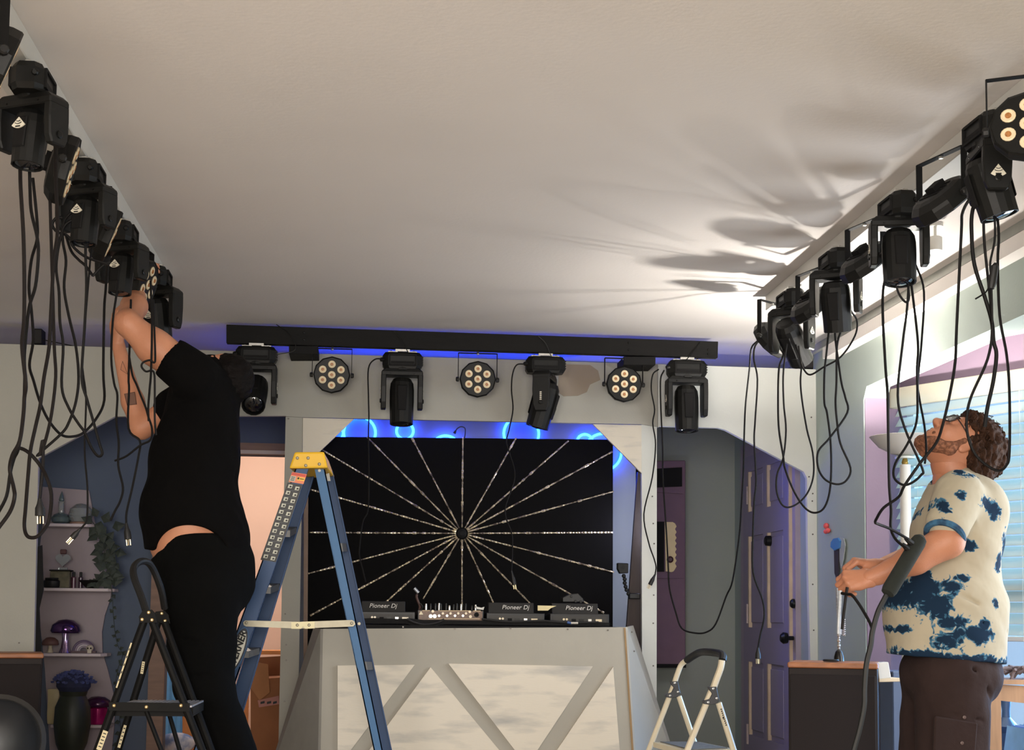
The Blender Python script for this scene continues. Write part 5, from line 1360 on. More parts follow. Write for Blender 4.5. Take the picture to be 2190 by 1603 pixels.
def sdf_obj(parts, name, m, parent, smooth=2, label=None):
    """one mesh object from one or more SDF grids"""
    vs_, fs = [], []; n = 0
    for p in parts:
        V, F = p.mesh(smooth); vs_.append(V); fs.append(F + n); n += len(V)
    V = np.concatenate(vs_); F = np.concatenate(fs)
    V = V - np.array(origin_of(parent)) if parent is not None else V
    me = bpy.data.meshes.new(name)
    me.vertices.add(len(V)); me.vertices.foreach_set('co', V.astype(np.float32).ravel())
    me.loops.add(F.size); me.loops.foreach_set('vertex_index', F.astype(np.int32).ravel())
    me.polygons.add(len(F)); me.polygons.foreach_set('loop_start', np.arange(0, F.size, 4, dtype=np.int32))
    try: me.polygons.foreach_set('loop_total', np.full(len(F), 4, dtype=np.int32))
    except Exception: pass
    me.update(calc_edges=True); me.validate()
    me.polygons.foreach_set('use_smooth', [True] * len(me.polygons))
    me.materials.append(m)
    o = bpy.data.objects.new(name, me); COL.objects.link(o)
    if parent is not None: o.parent = parent
    if label: o['label'] = label
    return o

def hand(s, wrist, fdir, back, side, curl=(50, 60, 45), sc=1.0, spread=.06, thumb=(.35, 30), tip_in=0.0):
    """palm, four unequal bent fingers and a thumb from the side of the palm.
    fdir: along the palm, back: normal of the back of the hand, side: +1/-1 thumb side = cross(fdir, back)*side"""
    w = Vector(wrist); f = Vector(fdir).normalized(); n = Vector(back); n = (n - f * n.dot(f)).normalized(); t = f.cross(n) * side
    kn = []
    for i, (off, ln) in enumerate(((.030, .088), (.010, .092), (-.010, .087), (-.028, .078))):
        k_ = w + f * ln * sc + t * off * sc + n * (.004 if i in (1, 2) else 0) * sc
        s.cap(w + t * off * .55 * sc + f * .012 * sc, k_, .0165 * sc, .0125 * sc, k=.012 * sc); kn.append(k_)
    s.cap(w + t * .015 * sc + f * .03 * sc - n * .008 * sc, w - t * .018 * sc + f * .05 * sc - n * .008 * sc, .016 * sc, k=.015 * sc)
    for i, (k_, L) in enumerate(zip(kn, (1.0, 1.1, 1.03, .8))):
        d = (f + t * spread * (1.5 - i)).normalized(); ang = 0; p = k_
        for ln, c, ra, rb in ((.043, curl[0], .0105, .0095), (.027, curl[1], .0096, .0086), (.021, curl[2], .0088, .0075)):
            ang += c + tip_in * i
            dd = d * math.cos(R(ang)) - n * math.sin(R(ang))
            q = p + dd * ln * L * sc
            s.cap(p, q, ra * sc, rb * sc, k=.004 * sc); p = q
    b0 = w + f * .022 * sc + t * .022 * sc - n * .006 * sc
    d1 = (f * math.cos(R(thumb[1])) + t * math.sin(R(thumb[1])) - n * thumb[0]).normalized()
    p1 = b0 + d1 * .042 * sc; d2 = (d1 * .8 + f * .5 - n * .15).normalized(); p2 = p1 + d2 * .030 * sc; p3 = p2 + (d2 * .9 + f * .3 - t * .25).normalized() * .024 * sc
    s.cap(b0, p1, .0165 * sc, .012 * sc, k=.012 * sc); s.cap(p1, p2, .0115 * sc, .0105 * sc, k=.004 * sc); s.cap(p2, p3, .0105 * sc, .0085 * sc, k=.004 * sc)

def skin_mat(name, c1, c2):
    m = mat(name, c1, .5, col2=c2, scale=9, thr=(.3, .7), bump=.12, bscale=220, sub=.12)
    return m
M_SKIN = skin_mat('ruddy_skin', (180, 118, 88), (198, 136, 104))
M_SKIN2 = skin_mat('warm_skin', (192, 130, 98), (208, 146, 114))

def head(parent, hc, n, side, skin, sc=1.0, neck=None):
    """hc centre, n face direction, side = axis to the head's left; returns (grid, local->world)"""
    n = Vector(n).normalized(); s_ = Vector(side); s_ = (s_ - n * s_.dot(n)).normalized(); u = n.cross(s_) * 1.0
    if u.z < 0: u = -u
    hc = Vector(hc)
    def q(a, b, c): return hc + (n * a + s_ * b + u * c) * sc
    ax = (n, s_, u)
    g = SDF(hc - Vector((.22, .22, .26)), hc + Vector((.22, .22, .22)), .0036)
    g.ell(q(-.004, 0, .022), Vector((.096, .076, .100)) * sc, ax)
    g.ell(q(.030, 0, -.045), Vector((.062, .060, .070)) * sc, ax, k=.03 * sc)
    g.cap(q(.020, .050, -.062), q(.072, .016, -.100), .022 * sc, .019 * sc, k=.03 * sc); g.cap(q(.020, -.050, -.062), q(.072, -.016, -.100), .022 * sc, .019 * sc, k=.03 * sc)
    g.ell(q(.074, 0, -.102), Vector((.020, .024, .017)) * sc, ax, k=.015 * sc)
    g.ell(q(.070, 0, -.058), Vector((.028, .034, .03)) * sc, ax, k=.02 * sc)
    for b in (-1, 1):
        g.ell(q(.066, b * .040, -.018), Vector((.022, .022, .02)) * sc, ax, k=.025 * sc)          # cheek
        g.ell(q(.094, b * .031, .020), Vector((.016, .018, .011)) * sc, ax, k=.012 * sc, op='cut')  # eye socket
        g.cap(q(.088, b * .014, .036), q(.080, b * .048, .036), .0075 * sc, .006 * sc, k=.012 * sc)  # brow
        g.ell(q(.080, b * .031, .018), Vector((.0135, .0155, .0125)) * sc, ax, k=.004 * sc)         # lid
        e = q(-.006, b * .078, -.004)
        g.ell(e, Vector((.018, .007, .031)) * sc, (n, s_, u), k=.006 * sc)
        g.ell(q(-.002, b * .087, -.004), Vector((.010, .006, .018)) * sc, (n, s_, u), k=.004 * sc, op='cut')
        g.ell(q(.101, b * .012, -.024), Vector((.010, .008, .008)) * sc, ax, k=.006 * sc)           # nostril wing
    g.cap(q(.086, 0, .022), q(.112, 0, -.016), .0085 * sc, .0115 * sc, k=.012 * sc)                # nose
    g.ell(q(.112, 0, -.020), Vector((.013, .012, .011)) * sc, ax, k=.008 * sc)
    g.cap(q(.094, -.018, -.055), q(.094, .018, -.055), .0062 * sc, k=.006 * sc); g.cap(q(.092, -.016, -.066), q(.092, .016, -.066), .0068 * sc, k=.006 * sc)
    g.cap(q(.102, -.016, -.0602), q(.102, .016, -.0602), .003 * sc, k=.003 * sc, op='cut')
    g.cap(q(-.022, 0, -.040), neck, .056 * sc, .064 * sc, k=.03 * sc)                     # neck
    return g, q, ax

# ================================================================== bearded man at right
YM = 5.0
def L(px, py, dy=0.0): return W(px, py, YM + dy)
pr_ = thing('person', 'bearded man in tie-dye shirt and brown shorts looking up, holding a cord at right', 'person', (L(2020, 1500).x, YM, 0))
hn = Vector((-.51, 0.0, .86)); hcx = L(2047, 955)
g_head, q, hax = head(pr_, hcx, hn, (0, -1, 0), M_SKIN, 1.0, L(2034, 1036))
body = SDF(Vector((1.55, 4.55, -.01)), Vector((2.34, 5.45, 1.60)), .0075)
body.cap(L(2055, 1060), L(2030, 990), .075, .064, k=.03)
body.ell(L(2045, 1130), (.13, .165, .17)); body.ell(L(2024, 1310), (.17, .17, .20), k=.05); body.ell(L(2035, 1430), (.145, .16, .12), k=.04)
for sg, dx in ((-1, 8), (1, -45)):
    d = .10 * sg
    zk = .50; kx = L(2020 + dx, 1600, d).x
    body.cap(L(2025 + dx, 1450, d), (kx, YM + d, zk), .085, .06, k=.03)
    body.cap((kx, YM + d, zk), (kx + .02, YM + d, .10), .058, .038, k=.02)
    body.cap((kx + .02, YM + d, .08), (kx - .05, YM + d, .05), .036, .035, k=.02)
sh_n, el_n, wr_n = L(2044, 1068, -.19), L(2026, 1157, -.25), L(1876, 1231, -.21)
body.cap(sh_n, el_n, .060, .054, k=.02); body.cap(el_n, L(1955, 1195, -.24), .054, .050, k=.02); body.cap(L(1955, 1195, -.24), wr_n, .050, .030, k=.02); body.cap(wr_n, L(1858, 1236, -.205), .030, .027, k=.01)
sh_f, el_f, wr_f = L(2035, 1068, .19), L(2010, 1165, .24), L(1882, 1212, .03)
body.cap(sh_f, el_f, .056, .050, k=.02); body.cap(el_f, wr_f, .050, .028, k=.02)
hnd = SDF(L(1770, 1280, -.32), L(1885, 1195, -.08), .003)
hnd.cap(L(1885, 1228, -.21), L(1862, 1236, -.205), .0285, .026, k=.01)
hand(hnd, L(1868, 1236, -.205), (-.97, .15, -.10), (-.1, -.85, .52), 1, curl=(62, 72, 50), sc=.98, spread=.02, thumb=(.5, 20))
hnd2 = SDF(L(1775, 1245, -.10), L(1895, 1170, .16), .003)
hnd2.cap(L(1888, 1211, .035), L(1872, 1209, .02), .0275, .0255, k=.01)
hand(hnd2, L(1876, 1209, .02), (-.98, .0, .16), (-.1, -.1, 1), -1, curl=(48, 62, 38), sc=.92, spread=.03, thumb=(.55, 25))
sdf_obj([body, g_head, hnd, hnd2], 'body', M_SKIN, pr_)
# eyes
M_EYEW = mat('eye_white', (226, 220, 212), .2); M_IRIS = mat('brown_iris', (52, 38, 28), .2)
for b in (-1, 1):
    e = MB().ball(q(.0835, b * .031, .018), .0115, n=12).obj('eye', M_EYEW, pr_, smooth=True)
    MB().ball(q(.0915, b * .031, .019), .0048, n=10).obj('iris', M_IRIS, e, smooth=True)
M_HAIR = mat('dark_brown_curls', (58, 38, 27), .7, var=.5, scale=60, bump=.6, bscale=160, spec=.15)
M_BEARD = mat('reddish_beard', (112, 70, 48), .85, col2=(160, 106, 78), thr=(.45, .65), scale=90, bump=.5, bscale=240)
# beard: thin shell over jaw, chin, lip and sideburns
bd = SDF(hcx - Vector((.2, .15, .2)), hcx + Vector((.15, .15, .2)), .0036)
for b in (-1, 1):
    bd.cap(q(.010, b * .070, .004), q(.014, b * .067, -.050), .0125, .0175, k=.014)
    bd.cap(q(.016, b * .058, -.056), q(.050, b * .042, -.082), .0255, .0265, k=.014); bd.cap(q(.050, b * .042, -.082), q(.074, b * .018, -.101), .0265, .0225, k=.012)
    bd.cap(q(.094, 0, -.046), q(.082, b * .028, -.058), .0075, .0085, k=.006)
    bd.cap(q(.082, b * .028, -.058), q(.074, b * .022, -.085), .009, .012, k=.006)
bd.ell(q(.076, 0, -.101), (.025, .029, .021), hax, k=.01)
bd.cap(q(.045, 0, -.105), q(.072, 0, -.110), .026, .020, k=.012)
bd.noise(.0016, 330, 4)
sdf_obj([bd], 'beard', M_BEARD, pr_, 1)
eb = MB()
for b in (-1, 1): eb.tube([q(.0955, b * .014, .037), q(.0945, b * .032, .043), q(.083, b * .052, .038)], [.0045, .0055, .003], 8)
eb.obj('eyebrows', M_HAIR, pr_, smooth=True)['kind'] = 'stuff'
MB().tube([q(.0965, -.017, -.0605), q(.0995, 0, -.0605), q(.0965, .017, -.0605)], .0035, 6).obj('mouth_line', mat('dark_lip', (130, 62, 56), .5), pr_)
# curls
hr = SDF(hcx - Vector((.16, .18, .22)), hcx + Vector((.26, .18, .22)), .0045)
rq = np.random.RandomState(5)
cen = q(-.040, 0, .040)
hr.ell(cen, (.090, .088, .098), hax)
cnt = 0
while cnt < 330:
    v = rq.normal(size=3); v /= np.linalg.norm(v)
    p = Vector(cen) + hn * v[0] * .105 + Vector((0, 1, 0)) * v[1] * .098 + hax[2] * v[2] * .112
    if p.x < hcx.x + .022 or p.z < L(2060, 1032).z: continue
    rr = rq.uniform(.010, .019)
    hr.ell(p, (rr, rr, rr), k=.006); cnt += 1
for (x, y, r_) in ((2072, 893, .026), (2088, 898, .026), (2066, 905, .02), (2104, 915, .026), (2116, 935, .026), (2122, 960, .026), (2122, 985, .026), (2112, 1005, .026), (2104, 1018, .02), (2075, 1000, .028), (2090, 1010, .026), (2062, 940, .02), (2064, 985, .022)):
    hr.ell(L(x, y, -.03), (r_, .05, r_), k=.015); hr.ell(L(x, y, .03), (r_, .05, r_), k=.015)
hr.plane((hcx.x + .012, YM, hcx.z), (-1, 0, .12), k=.01)
hr.noise(.006, 150, 3)
sdf_obj([hr], 'hair', M_HAIR, pr_, 1)
cl_ = MB(); rr_q = random.Random(17)
for i in range(90):
    a = rr_q.uniform(-.9, 2.4); sy = rr_q.uniform(-.085, .085)
    ctr = L(2088, 958, 0); p = ctr + Vector((math.cos(a) * .064 * 1.05, sy, math.sin(a) * .098 - .0))
    if p.z < L(2060, 1026).z or p.x < hcx.x + .02: continue
    rad = rr_q.uniform(.006, .011); d = Vector((math.cos(a), rr_q.uniform(-.5, .5), math.sin(a)))
    o1 = d.orthogonal().normalized(); o2 = d.cross(o1)
    cl_.tube([p + d * .0022 * k + (o1 * math.cos(k * .8) + o2 * math.sin(k * .8)) * rad for k in range(10)], .0011, 4)
cl_.obj('loose_curls', M_HAIR, pr_)['kind'] = 'stuff'
# glasses
gs = MB()
for b in (-1, 1):
    c0 = [(.104, .010, .032), (.103, .030, .036), (.094, .056, .034), (.090, .060, .018), (.094, .050, .004), (.103, .030, .000), (.106, .012, .010)]
    gs.tube([q(a, b * s_, u_) for a, s_, u_ in c0], .0030, 6, closed=True)
    gs.tube(spline([q(.092, b * .060, .028), q(.05, b * .076, .024), q(.0, b * .086, .018), (q(-.02, b * .085, .008))], 4), .0022, 6)
gs.tube([q(.106, -.011, .024), q(.109, 0, .026), q(.106, .011, .024)], .0022, 6)
gl_ = gs.obj('glasses', mat('dark_glasses_frame', (46, 34, 32), .35), pr_)
for b in (-1, 1):
    MB().prism([q(a, b * s_, u_) for a, s_, u_ in [(.104, .010, .032), (.103, .030, .036), (.094, .056, .034), (.090, .060, .018), (.094, .050, .004), (.103, .030, .000), (.106, .012, .010)]], hn * .0008).obj('lens', M_GLASS, gl_)
# shirt
sg_ = SDF(Vector((1.62, 4.58, .80)), Vector((2.30, 5.42, 1.66)), .006)
sg_.ell(L(2052, 1085), (.118, .185, .128), k=.03); sg_.ell(L(2046, 1150), (.152, .195, .17), k=.06)
sg_.ell(L(2088, 1085), (.085, .17, .10), k=.05)
sg_.cap(L(2024, 1290), L(2023, 1420), .198, .200, k=.08)
sg_.ell(L(2020, 1320), (.196, .205, .17), k=.05)
sg_.cap(L(2040, 1045), L(2046, 1040), .078, k=.03)
for sg, a_, b_ in ((-1, (2050, 1058, -.165), (2028, 1121, -.232)), (1, (2045, 1058, .165), (2020, 1121, .225))):
    sg_.cap(L(*a_), L(*b_), .086, .074, k=.035)
sl_d = (L(2028, 1121, -.232) - L(2050, 1058, -.165)).normalized()
def cutter(s, c, r, axis_b, rr): s.cap(c, axis_b, rr, k=0, op='cut')
# neck opening, hem, sleeve mouths
sg_.cap(L(2018, 1000), L(2040, 1030), .070, .066, k=.004, op='cut')
sg_.plane(L(2023, 1408), (-.085, .0, -1))
sg_.cap(L(2028, 1121, -.232) + sl_d * .045, L(2028, 1121, -.232) + sl_d * .22, .095, k=0, op='cut') if False else None
sg_.noise(.0035, 20, 9, (1, 1, 1.2))
# fold lines from armpit and belly
sg_.cap(L(1990, 1085, -.205), L(1975, 1190, -.215), .007, .005, k=.012, op='cut'); sg_.cap(L(2082, 1120, -.205), L(2078, 1210, -.20), .008, .005, k=.014, op='cut')
sg_.cap(L(2100, 1330, -.19), L(2150, 1350, -.10), .008, .004, k=.014, op='cut'); sg_.cap(L(2000, 1240, -.205), L(2090, 1290, -.20), .006, .004, k=.014, op='cut')
M_TIE = bpy.data.materials.new('blue_tie_dye_cotton'); M_TIE.use_nodes = True
nt = M_TIE.node_tree; b_ = nt.nodes['Principled BSDF']; b_.inputs['Roughness'].default_value = .9; b_.inputs['Specular IOR Level'].default_value = .15
tc = nt.nodes.new('ShaderNodeTexCoord')
def nd(t): return nt.nodes.new(t)
def mth(op, a, b=None, c=None):
    m = nd('ShaderNodeMath'); m.operation = op
    for i, v in enumerate((a, b, c)):
        if v is None: continue
        if isinstance(v, (int, float)): m.inputs[i].default_value = v
        else: nt.links.new(v, m.inputs[i])
    return m.outputs[0]
sx_ = nd('ShaderNodeSeparateXYZ'); nt.links.new(tc.outputs['Object'], sx_.inputs[0])
X_, Y_, Z_ = sx_.outputs
def nzs(scale, det, dist):
    n_ = nd('ShaderNodeTexNoise'); n_.inputs['Scale'].default_value = scale; n_.inputs['Detail'].default_value = det; n_.inputs['Distortion'].default_value = dist
    nt.links.new(tc.outputs['Object'], n_.inputs['Vector']); return n_.outputs[0]
N1 = nzs(8, 9, .9); N2 = nzs(34, 6, 1.6)
org = pr_.location
def blob(px, py, rx, rz, dy=-.2, amp=1.0):
    p = L(px, py, dy) - org
    a = mth('DIVIDE', mth('SUBTRACT', X_, p.x), rx); c = mth('DIVIDE', mth('SUBTRACT', Z_, p.z), rz)
    d = mth('SQRT', mth('ADD', mth('MULTIPLY', a, a), mth('MULTIPLY', c, c)))
    return mth('MULTIPLY', mth('SUBTRACT', 1.0, d), amp)
f = blob(1940, 1275, .085, .055)
for B in ((1985, 1252, .09, .05), (2040, 1255, .05, .035), (2010, 1305, .07, .07), (2035, 1360, .075, .06), (2085, 1355, .07, .035), (2105, 1335, .03, .03), (1953, 1345, .035, .02), (2060, 1235, .04, .02), (2150, 1170, .035, .06, -.1), (2120, 1100, .03, .03, -.15), (2040, 1062, .03, .02), (2050, 1008, .035, .02), (1978, 1043, .03, .03), (2120, 1290, .02, .03, -.15), (2085, 1075, .045, .03, -.15), (2000, 1085, .03, .035, -.2), (2130, 1200, .03, .05, -.12), (2075, 1165, .03, .02, -.2), (2062, 1020, .06, .02, -.15), (1925, 1390, .06, .02), (2030, 1330, .08, .04), (1990, 1228, .05, .03)):
    f = mth('MAXIMUM', f, blob(*B[:4], *(B[4:] or ())))
hem = mth('MULTIPLY', mth('SUBTRACT', (L(2020, 1393) - org).z, mth('ADD', Z_, mth('MULTIPLY', X_, .06))), 40.0)
f = mth('MAXIMUM', f, mth('MINIMUM', hem, .6))
F_ = mth('ADD', f, mth('ADD', mth('MULTIPLY', mth('SUBTRACT', N1, .5), 2.6), mth('MULTIPLY', mth('SUBTRACT', N2, .5), 1.7)))
rp = nd('ShaderNodeValToRGB'); e = rp.color_ramp.elements
e[0].position = .22; e[0].color = rgb(182, 172, 150); e[1].position = .52; e[1].color = rgb(26, 46, 68)
x = rp.color_ramp.elements.new(.33); x.color = rgb(70, 118, 146)
nt.links.new(mth('MULTIPLY', F_, 1.0), rp.inputs[0]); nt.links.new(rp.outputs[0], b_.inputs['Base Color'])
n3 = nd('ShaderNodeTexNoise'); n3.inputs['Scale'].default_value = 14; bpn = nd('ShaderNodeBump'); bpn.inputs['Strength'].default_value = .35; bpn.inputs['Distance'].default_value = .02
nt.links.new(tc.outputs['Object'], n3.inputs['Vector']); nt.links.new(n3.outputs[0], bpn.inputs['Height']); nt.links.new(bpn.outputs[0], b_.inputs['Normal'])
shirt = sdf_obj([sg_], 'shirt', M_TIE, pr_, 2)
M_CUFF = mat('blue_dyed_hem', (60, 108, 142), .9, var=.3, scale=20, col2=(28, 52, 78), thr=(.4, .6))
cuffc = L(2028, 1121, -.232) + sl_d * .008
uu = sl_d.orthogonal().normalized(); ww = sl_d.cross(uu)
MB().tube([L(2028, 1121, -.232) + sl_d * .048 + (uu * math.cos(a) + ww * math.sin(a)) * .059 for a in [2 * math.pi * i / 28 for i in range(28)]], .011, 8, closed=True).obj('sleeve_hem', M_CUFF, shirt, smooth=True)
# shorts
M_SHORT = mat('dark_brown_cotton', (52, 40, 38), .9, var=.12, scale=6, bump=.4, bscale=26, spec=.15)
so = SDF(Vector((1.62, 4.62, .44)), Vector((2.30, 5.40, 1.02)), .0065)
so.ell(L(2033, 1440), (.172, .19, .13))
so.cap(L(2036, 1450, -.09), (L(2034, 1600, -.10).x, YM - .10, .48), .125, .118, k=.03)
so.cap(L(2005, 1450, .09), (L(1984, 1600, .10).x, YM + .10, .48), .118, .105, k=.03)
so.plane((0, 0, .49), (0, 0, -1)); so.plane(L(2030, 1392), (0, 0, 1))
so.noise(.004, 24, 12)
so.cap(L(1961, 1480, -.19), L(1962, 1640, -.2), .008, .010, k=.016, op='cut')
so.cap(L(2000, 1520, -.215), L(2100, 1540, -.2), .004, .003, k=.012, op='cut'); so.cap(L(2080, 1430, -.2), L(2120, 1490, -.16), .006, .004, k=.014, op='cut')
shorts = sdf_obj([so], 'shorts', M_SHORT, pr_, 2)
pk = MB()
pk.prism([L(2000, 1530, -.232), L(2092, 1545, -.226), L(2085, 1640, -.226), L(1996, 1632, -.232)], (0, .02, 0)); pk.obj('pocket', M_SHORT, shorts, bevel=.005)
for px, py in ((2062, 1533), (2057, 1588)):
    MB().lathe([(.006, 0), (.006, .003), (.002, .004)], L(px, py, -.234), (0, -1, 0), 10).obj('button', mat('brown_button', (96, 76, 70), .4), shorts)
tagm = MB().prism([L(2104, 1552, -.06), L(2110, 1560, -.06), L(2108, 1580, -.06), L(2100, 1578, -.06)], (0, .01, 0)); tagm.obj('white_tag', M_WHITE, shorts, bevel=.002)
for sg, dx in ((-1, 8), (1, -45)):
    d = .10 * sg; kx = L(2020 + dx, 1600, d).x
    sh_ = SDF(Vector((kx - .28, YM + d - .08, -.01)), Vector((kx + .12, YM + d + .08, .16)), .006)
    sh_.cap((kx + .03, YM + d, .052), (kx - .16, YM + d, .040), .046, .038, k=.02); sh_.ell((kx + .02, YM + d, .085), (.055, .045, .05), k=.03); sh_.plane((0, 0, .002), (0, 0, -1))
    sdf_obj([sh_], 'shoe', mat('dark_shoe', (46, 44, 46), .6), pr_)

# ================================================================== man in black at left
YN_ = 5.80
def K(px, py, dy=0.0): return W(px, py, YN_ + dy)
pl2 = thing('person', 'man in black shirt and trousers reaching up with both arms to the left ceiling beam', 'person', (K(470, 1700).x, YN_, .24))
hn2 = Vector((-.62, 0, .78)); hc2 = K(466, 812)
g2, q2, hax2 = head(pl2, hc2, hn2, (0, -1, 0), M_SKIN2, .95, K(446, 868))
b2 = SDF(Vector((-1.10, 5.40, .22)), Vector((-.30, 6.22, 2.45)), .0085)
b2.cap(K(440, 870), K(458, 822), .07, .058, k=.03)
b2.ell(K(428, 880), (.125, .165, .16)); b2.ell(K(412, 1000), (.150, .16, .19), k=.05); b2.ell(K(408, 1110), (.158, .17, .16), k=.05); b2.ell(K(422, 1165), (.178, .178, .12), k=.03)
b2.ell(K(440, 1240), (.15, .16, .13), k=.04)
for sg in (-1, 1):
    d = .10 * sg
    b2.cap(K(438, 1260, d), K(438, 1460, d), .085, .06, k=.03); b2.cap(K(438, 1460, d), K(512, 1690, d), .06, .04, k=.03)
sA, eA, wA = K(404, 795, -.18), K(272, 690, -.20), K(294, 622, .12)
b2.cap(sA, K(330, 742, -.19), .072, .066, k=.03); b2.cap(K(330, 742, -.19), eA, .064, .046, k=.025); b2.cap(eA, K(287, 655, -.04), .047, .049, k=.02); b2.cap(K(287, 655, -.04), wA, .049, .030, k=.02)
sB, eB, wB = K(400, 852, .16), K(303, 915, .20), K(253, 738, .26)
b2.cap(sB, eB, .056, .043, k=.03); b2.cap(eB, K(284, 858, .22), .043, .044, k=.02); b2.cap(K(284, 858, .22), wB, .043, .026, k=.02)
h1 = SDF(K(255, 650, -.02), K(350, 560, .30), .0032)
h1.cap(K(293, 628, .10), K(295, 615, .125), .031, .027, k=.01)
hand(h1, K(295, 616, .125), (.30, .25, .9), (-.75, -.55, .2), -1, curl=(28, 42, 30), sc=.95, spread=.05, thumb=(.5, 35))
h2 = SDF(K(195, 765, .14), K(300, 640, .42), .0032)
h2.cap(K(255, 745, .26), K(252, 730, .26), .027, .0245, k=.01)
hand(h2, K(252, 733, .26), (-.22, .05, .95), (-.85, -.45, -.1), 1, curl=(22, 34, 26), sc=.95, spread=.06, thumb=(.5, 35))
sdf_obj([b2, g2, h1, h2], 'body', M_SKIN2, pl2)
for b in (-1, 1):
    e = MB().ball(q2(.0835, b * .031, .018), .011, n=12).obj('eye', M_EYEW, pl2, smooth=True); MB().ball(q2(.0915, b * .031, .019), .0046, n=10).obj('iris', M_IRIS, e, smooth=True)
M_HAIR2 = mat('black_brown_hair', (14, 10, 9), .7, spec=.12, var=.4, scale=50, bump=.4, bscale=120)
hr = SDF(hc2 - Vector((.2, .17, .2)), hc2 + Vector((.2, .17, .2)), .0045)
hr.ell(q2(-.022, 0, .034), (.100, .086, .102), hax2)
hr.ell(q2(-.06, 0, -.02), (.055, .075, .07), hax2, k=.02)
hr.ell(q2(.10, 0, -.03), (.075, .12, .095), hax2, k=.01, op='cut')
for b in (-1, 1): hr.ell(q2(-.004, b * .085, -.004), (.024, .03, .036), hax2, k=.006, op='cut')
hr.noise(.004, 90, 8)
sdf_obj([hr], 'hair', M_HAIR2, pl2, 1)
M_BSHIRT = mat('black_cotton', (9, 8, 8), .95, var=.15, scale=8, bump=.5, bscale=22, spec=.1)
s2 = SDF(Vector((-1.02, 5.44, 1.16)), Vector((-.34, 6.16, 2.22)), .0065)
s2.ell(K(436, 845), (.128, .185, .145)); s2.ell(K(430, 905), (.142, .19, .17), k=.05); s2.ell(K(416, 985), (.172, .185, .19), k=.06); s2.ell(K(404, 1080), (.178, .19, .16), k=.05)
s2.cap(K(412, 1110), K(420, 1180), .186, .190, k=.05)
s2.cap(K(455, 800), K(470, 830), .075, .09, k=.03)
s2.ell(K(462, 1150, .0), (.118, .16, .13), k=.05)
s2.cap(K(415, 805, -.165), K(372, 772, -.187), .096, .084, k=.035)
s2.cap(K(415, 850, .15), K(370, 872, .175), .082, .074, k=.035)
dA = (K(372, 772, -.187) - K(415, 805, -.165)).normalized()
s2.plane(K(420, 1186), (-.10, 0, -1))
s2.ell(K(398, 1192, -.22), (.150, .22, .128), k=.006, op='cut')
dd_ = (K(330, 742, -.19) - sA).normalized()
s2.cap(K(366, 767, -.187) + dd_ * .16, K(366, 767, -.187) + dd_ * .40, .158, k=0, op='cut')
s2.noise(.0055, 24, 15)
s2.cap(K(380, 860, -.19), K(360, 960, -.2), .008, .005, k=.016, op='cut'); s2.cap(K(470, 900, -.18), K(505, 1060, -.15), .008, .006, k=.016, op='cut'); s2.cap(K(420, 1040, -.2), K(500, 1085, -.18), .006, .004, k=.014, op='cut')
sdf_obj([s2], 'shirt', M_BSHIRT, pl2, 2)
M_BPANT = mat('black_trousers', (9, 9, 9), .95, var=.15, scale=6, bump=.5, bscale=18, spec=.1)
p2_ = SDF(Vector((-1.00, 5.44, .22)), Vector((-.28, 6.16, 1.42)), .0075)
p2_.cap(K(416, 1140), K(438, 1215), .178, .190); p2_.ell(K(452, 1245), (.158, .185, .13), k=.04)
for sg in (-1, 1):
    d = .09 * sg
    p2_.cap(K(434, 1270, d), K(430, 1390, d), .150, .118, k=.04); p2_.cap(K(430, 1390, d), K(438, 1470, d), .118, .108, k=.04); p2_.cap(K(438, 1470, d), K(530, 1700, d), .104, .086, k=.04)
p2_.plane(K(366, 1168), (-.62, .0, .80), k=.004); p2_.plane(K(430, 1148), (-.09, .0, 1), k=.004)
p2_.noise(.006, 20, 22)
p2_.cap(K(360, 1365, -.2), K(440, 1375, -.22), .007, .004, k=.016, op='cut'); p2_.cap(K(380, 1450, -.2), K(470, 1440, -.2), .007, .004, k=.016, op='cut')
pants = sdf_obj([p2_], 'trousers', M_BPANT, pl2, 2)
M_TAT = mat('faded_tattoo_ink', (92, 62, 50), .7)
for pts in ([(266, 842), (288, 838), (292, 864), (272, 866)],):
    MB().prism([K(x, y, .171) for x, y in pts], (0, .004, 0)).obj('tattoo', mat('tattoo_fill', (112, 78, 62), .7), pl2, label='square forearm tattoo')
    MB().tube([K(x, y, .170) for x, y in pts], .0016, 4, closed=True).obj('tattoo', M_TAT, pl2)
MB().tube([K(x, y, .176) for x, y in [(262, 772), (258, 790), (273, 800)]], .0015, 4, closed=True).obj('tattoo', M_TAT, pl2, label='triangle forearm tattoo')
for sg in (-1, 1):
    d = .09 * sg; p = K(532, 1708, d)
    sh_ = SDF(Vector((p.x - .24, p.y - .09, .22)), Vector((p.x + .14, p.y + .09, .46)), .007)
    sh_.cap((p.x + .03, p.y, .295), (p.x - .15, p.y, .285), .05, .042, k=.02); sh_.ell((p.x + .01, p.y, .335), (.058, .05, .06), k=.03); sh_.plane((0, 0, .252), (0, 0, -1))
    sdf_obj([sh_], 'shoe', mat('black_shoe', (26, 25, 26), .6), pl2)
sbx = thing('step_box', 'low black wooden step under the feet of the man in black', 'step', (K(505, 1700).x, YN_, 0))
MB().box((K(500, 1700).x, YN_, .236), (.46, .42, .028)).obj('tread', M_BLACK2, sbx, bevel=.004)
for sx2 in (-.2, .2): MB().box((K(500, 1700).x + sx2, YN_, .111), (.024, .40, .222)).obj('side', M_BLACK2, sbx)
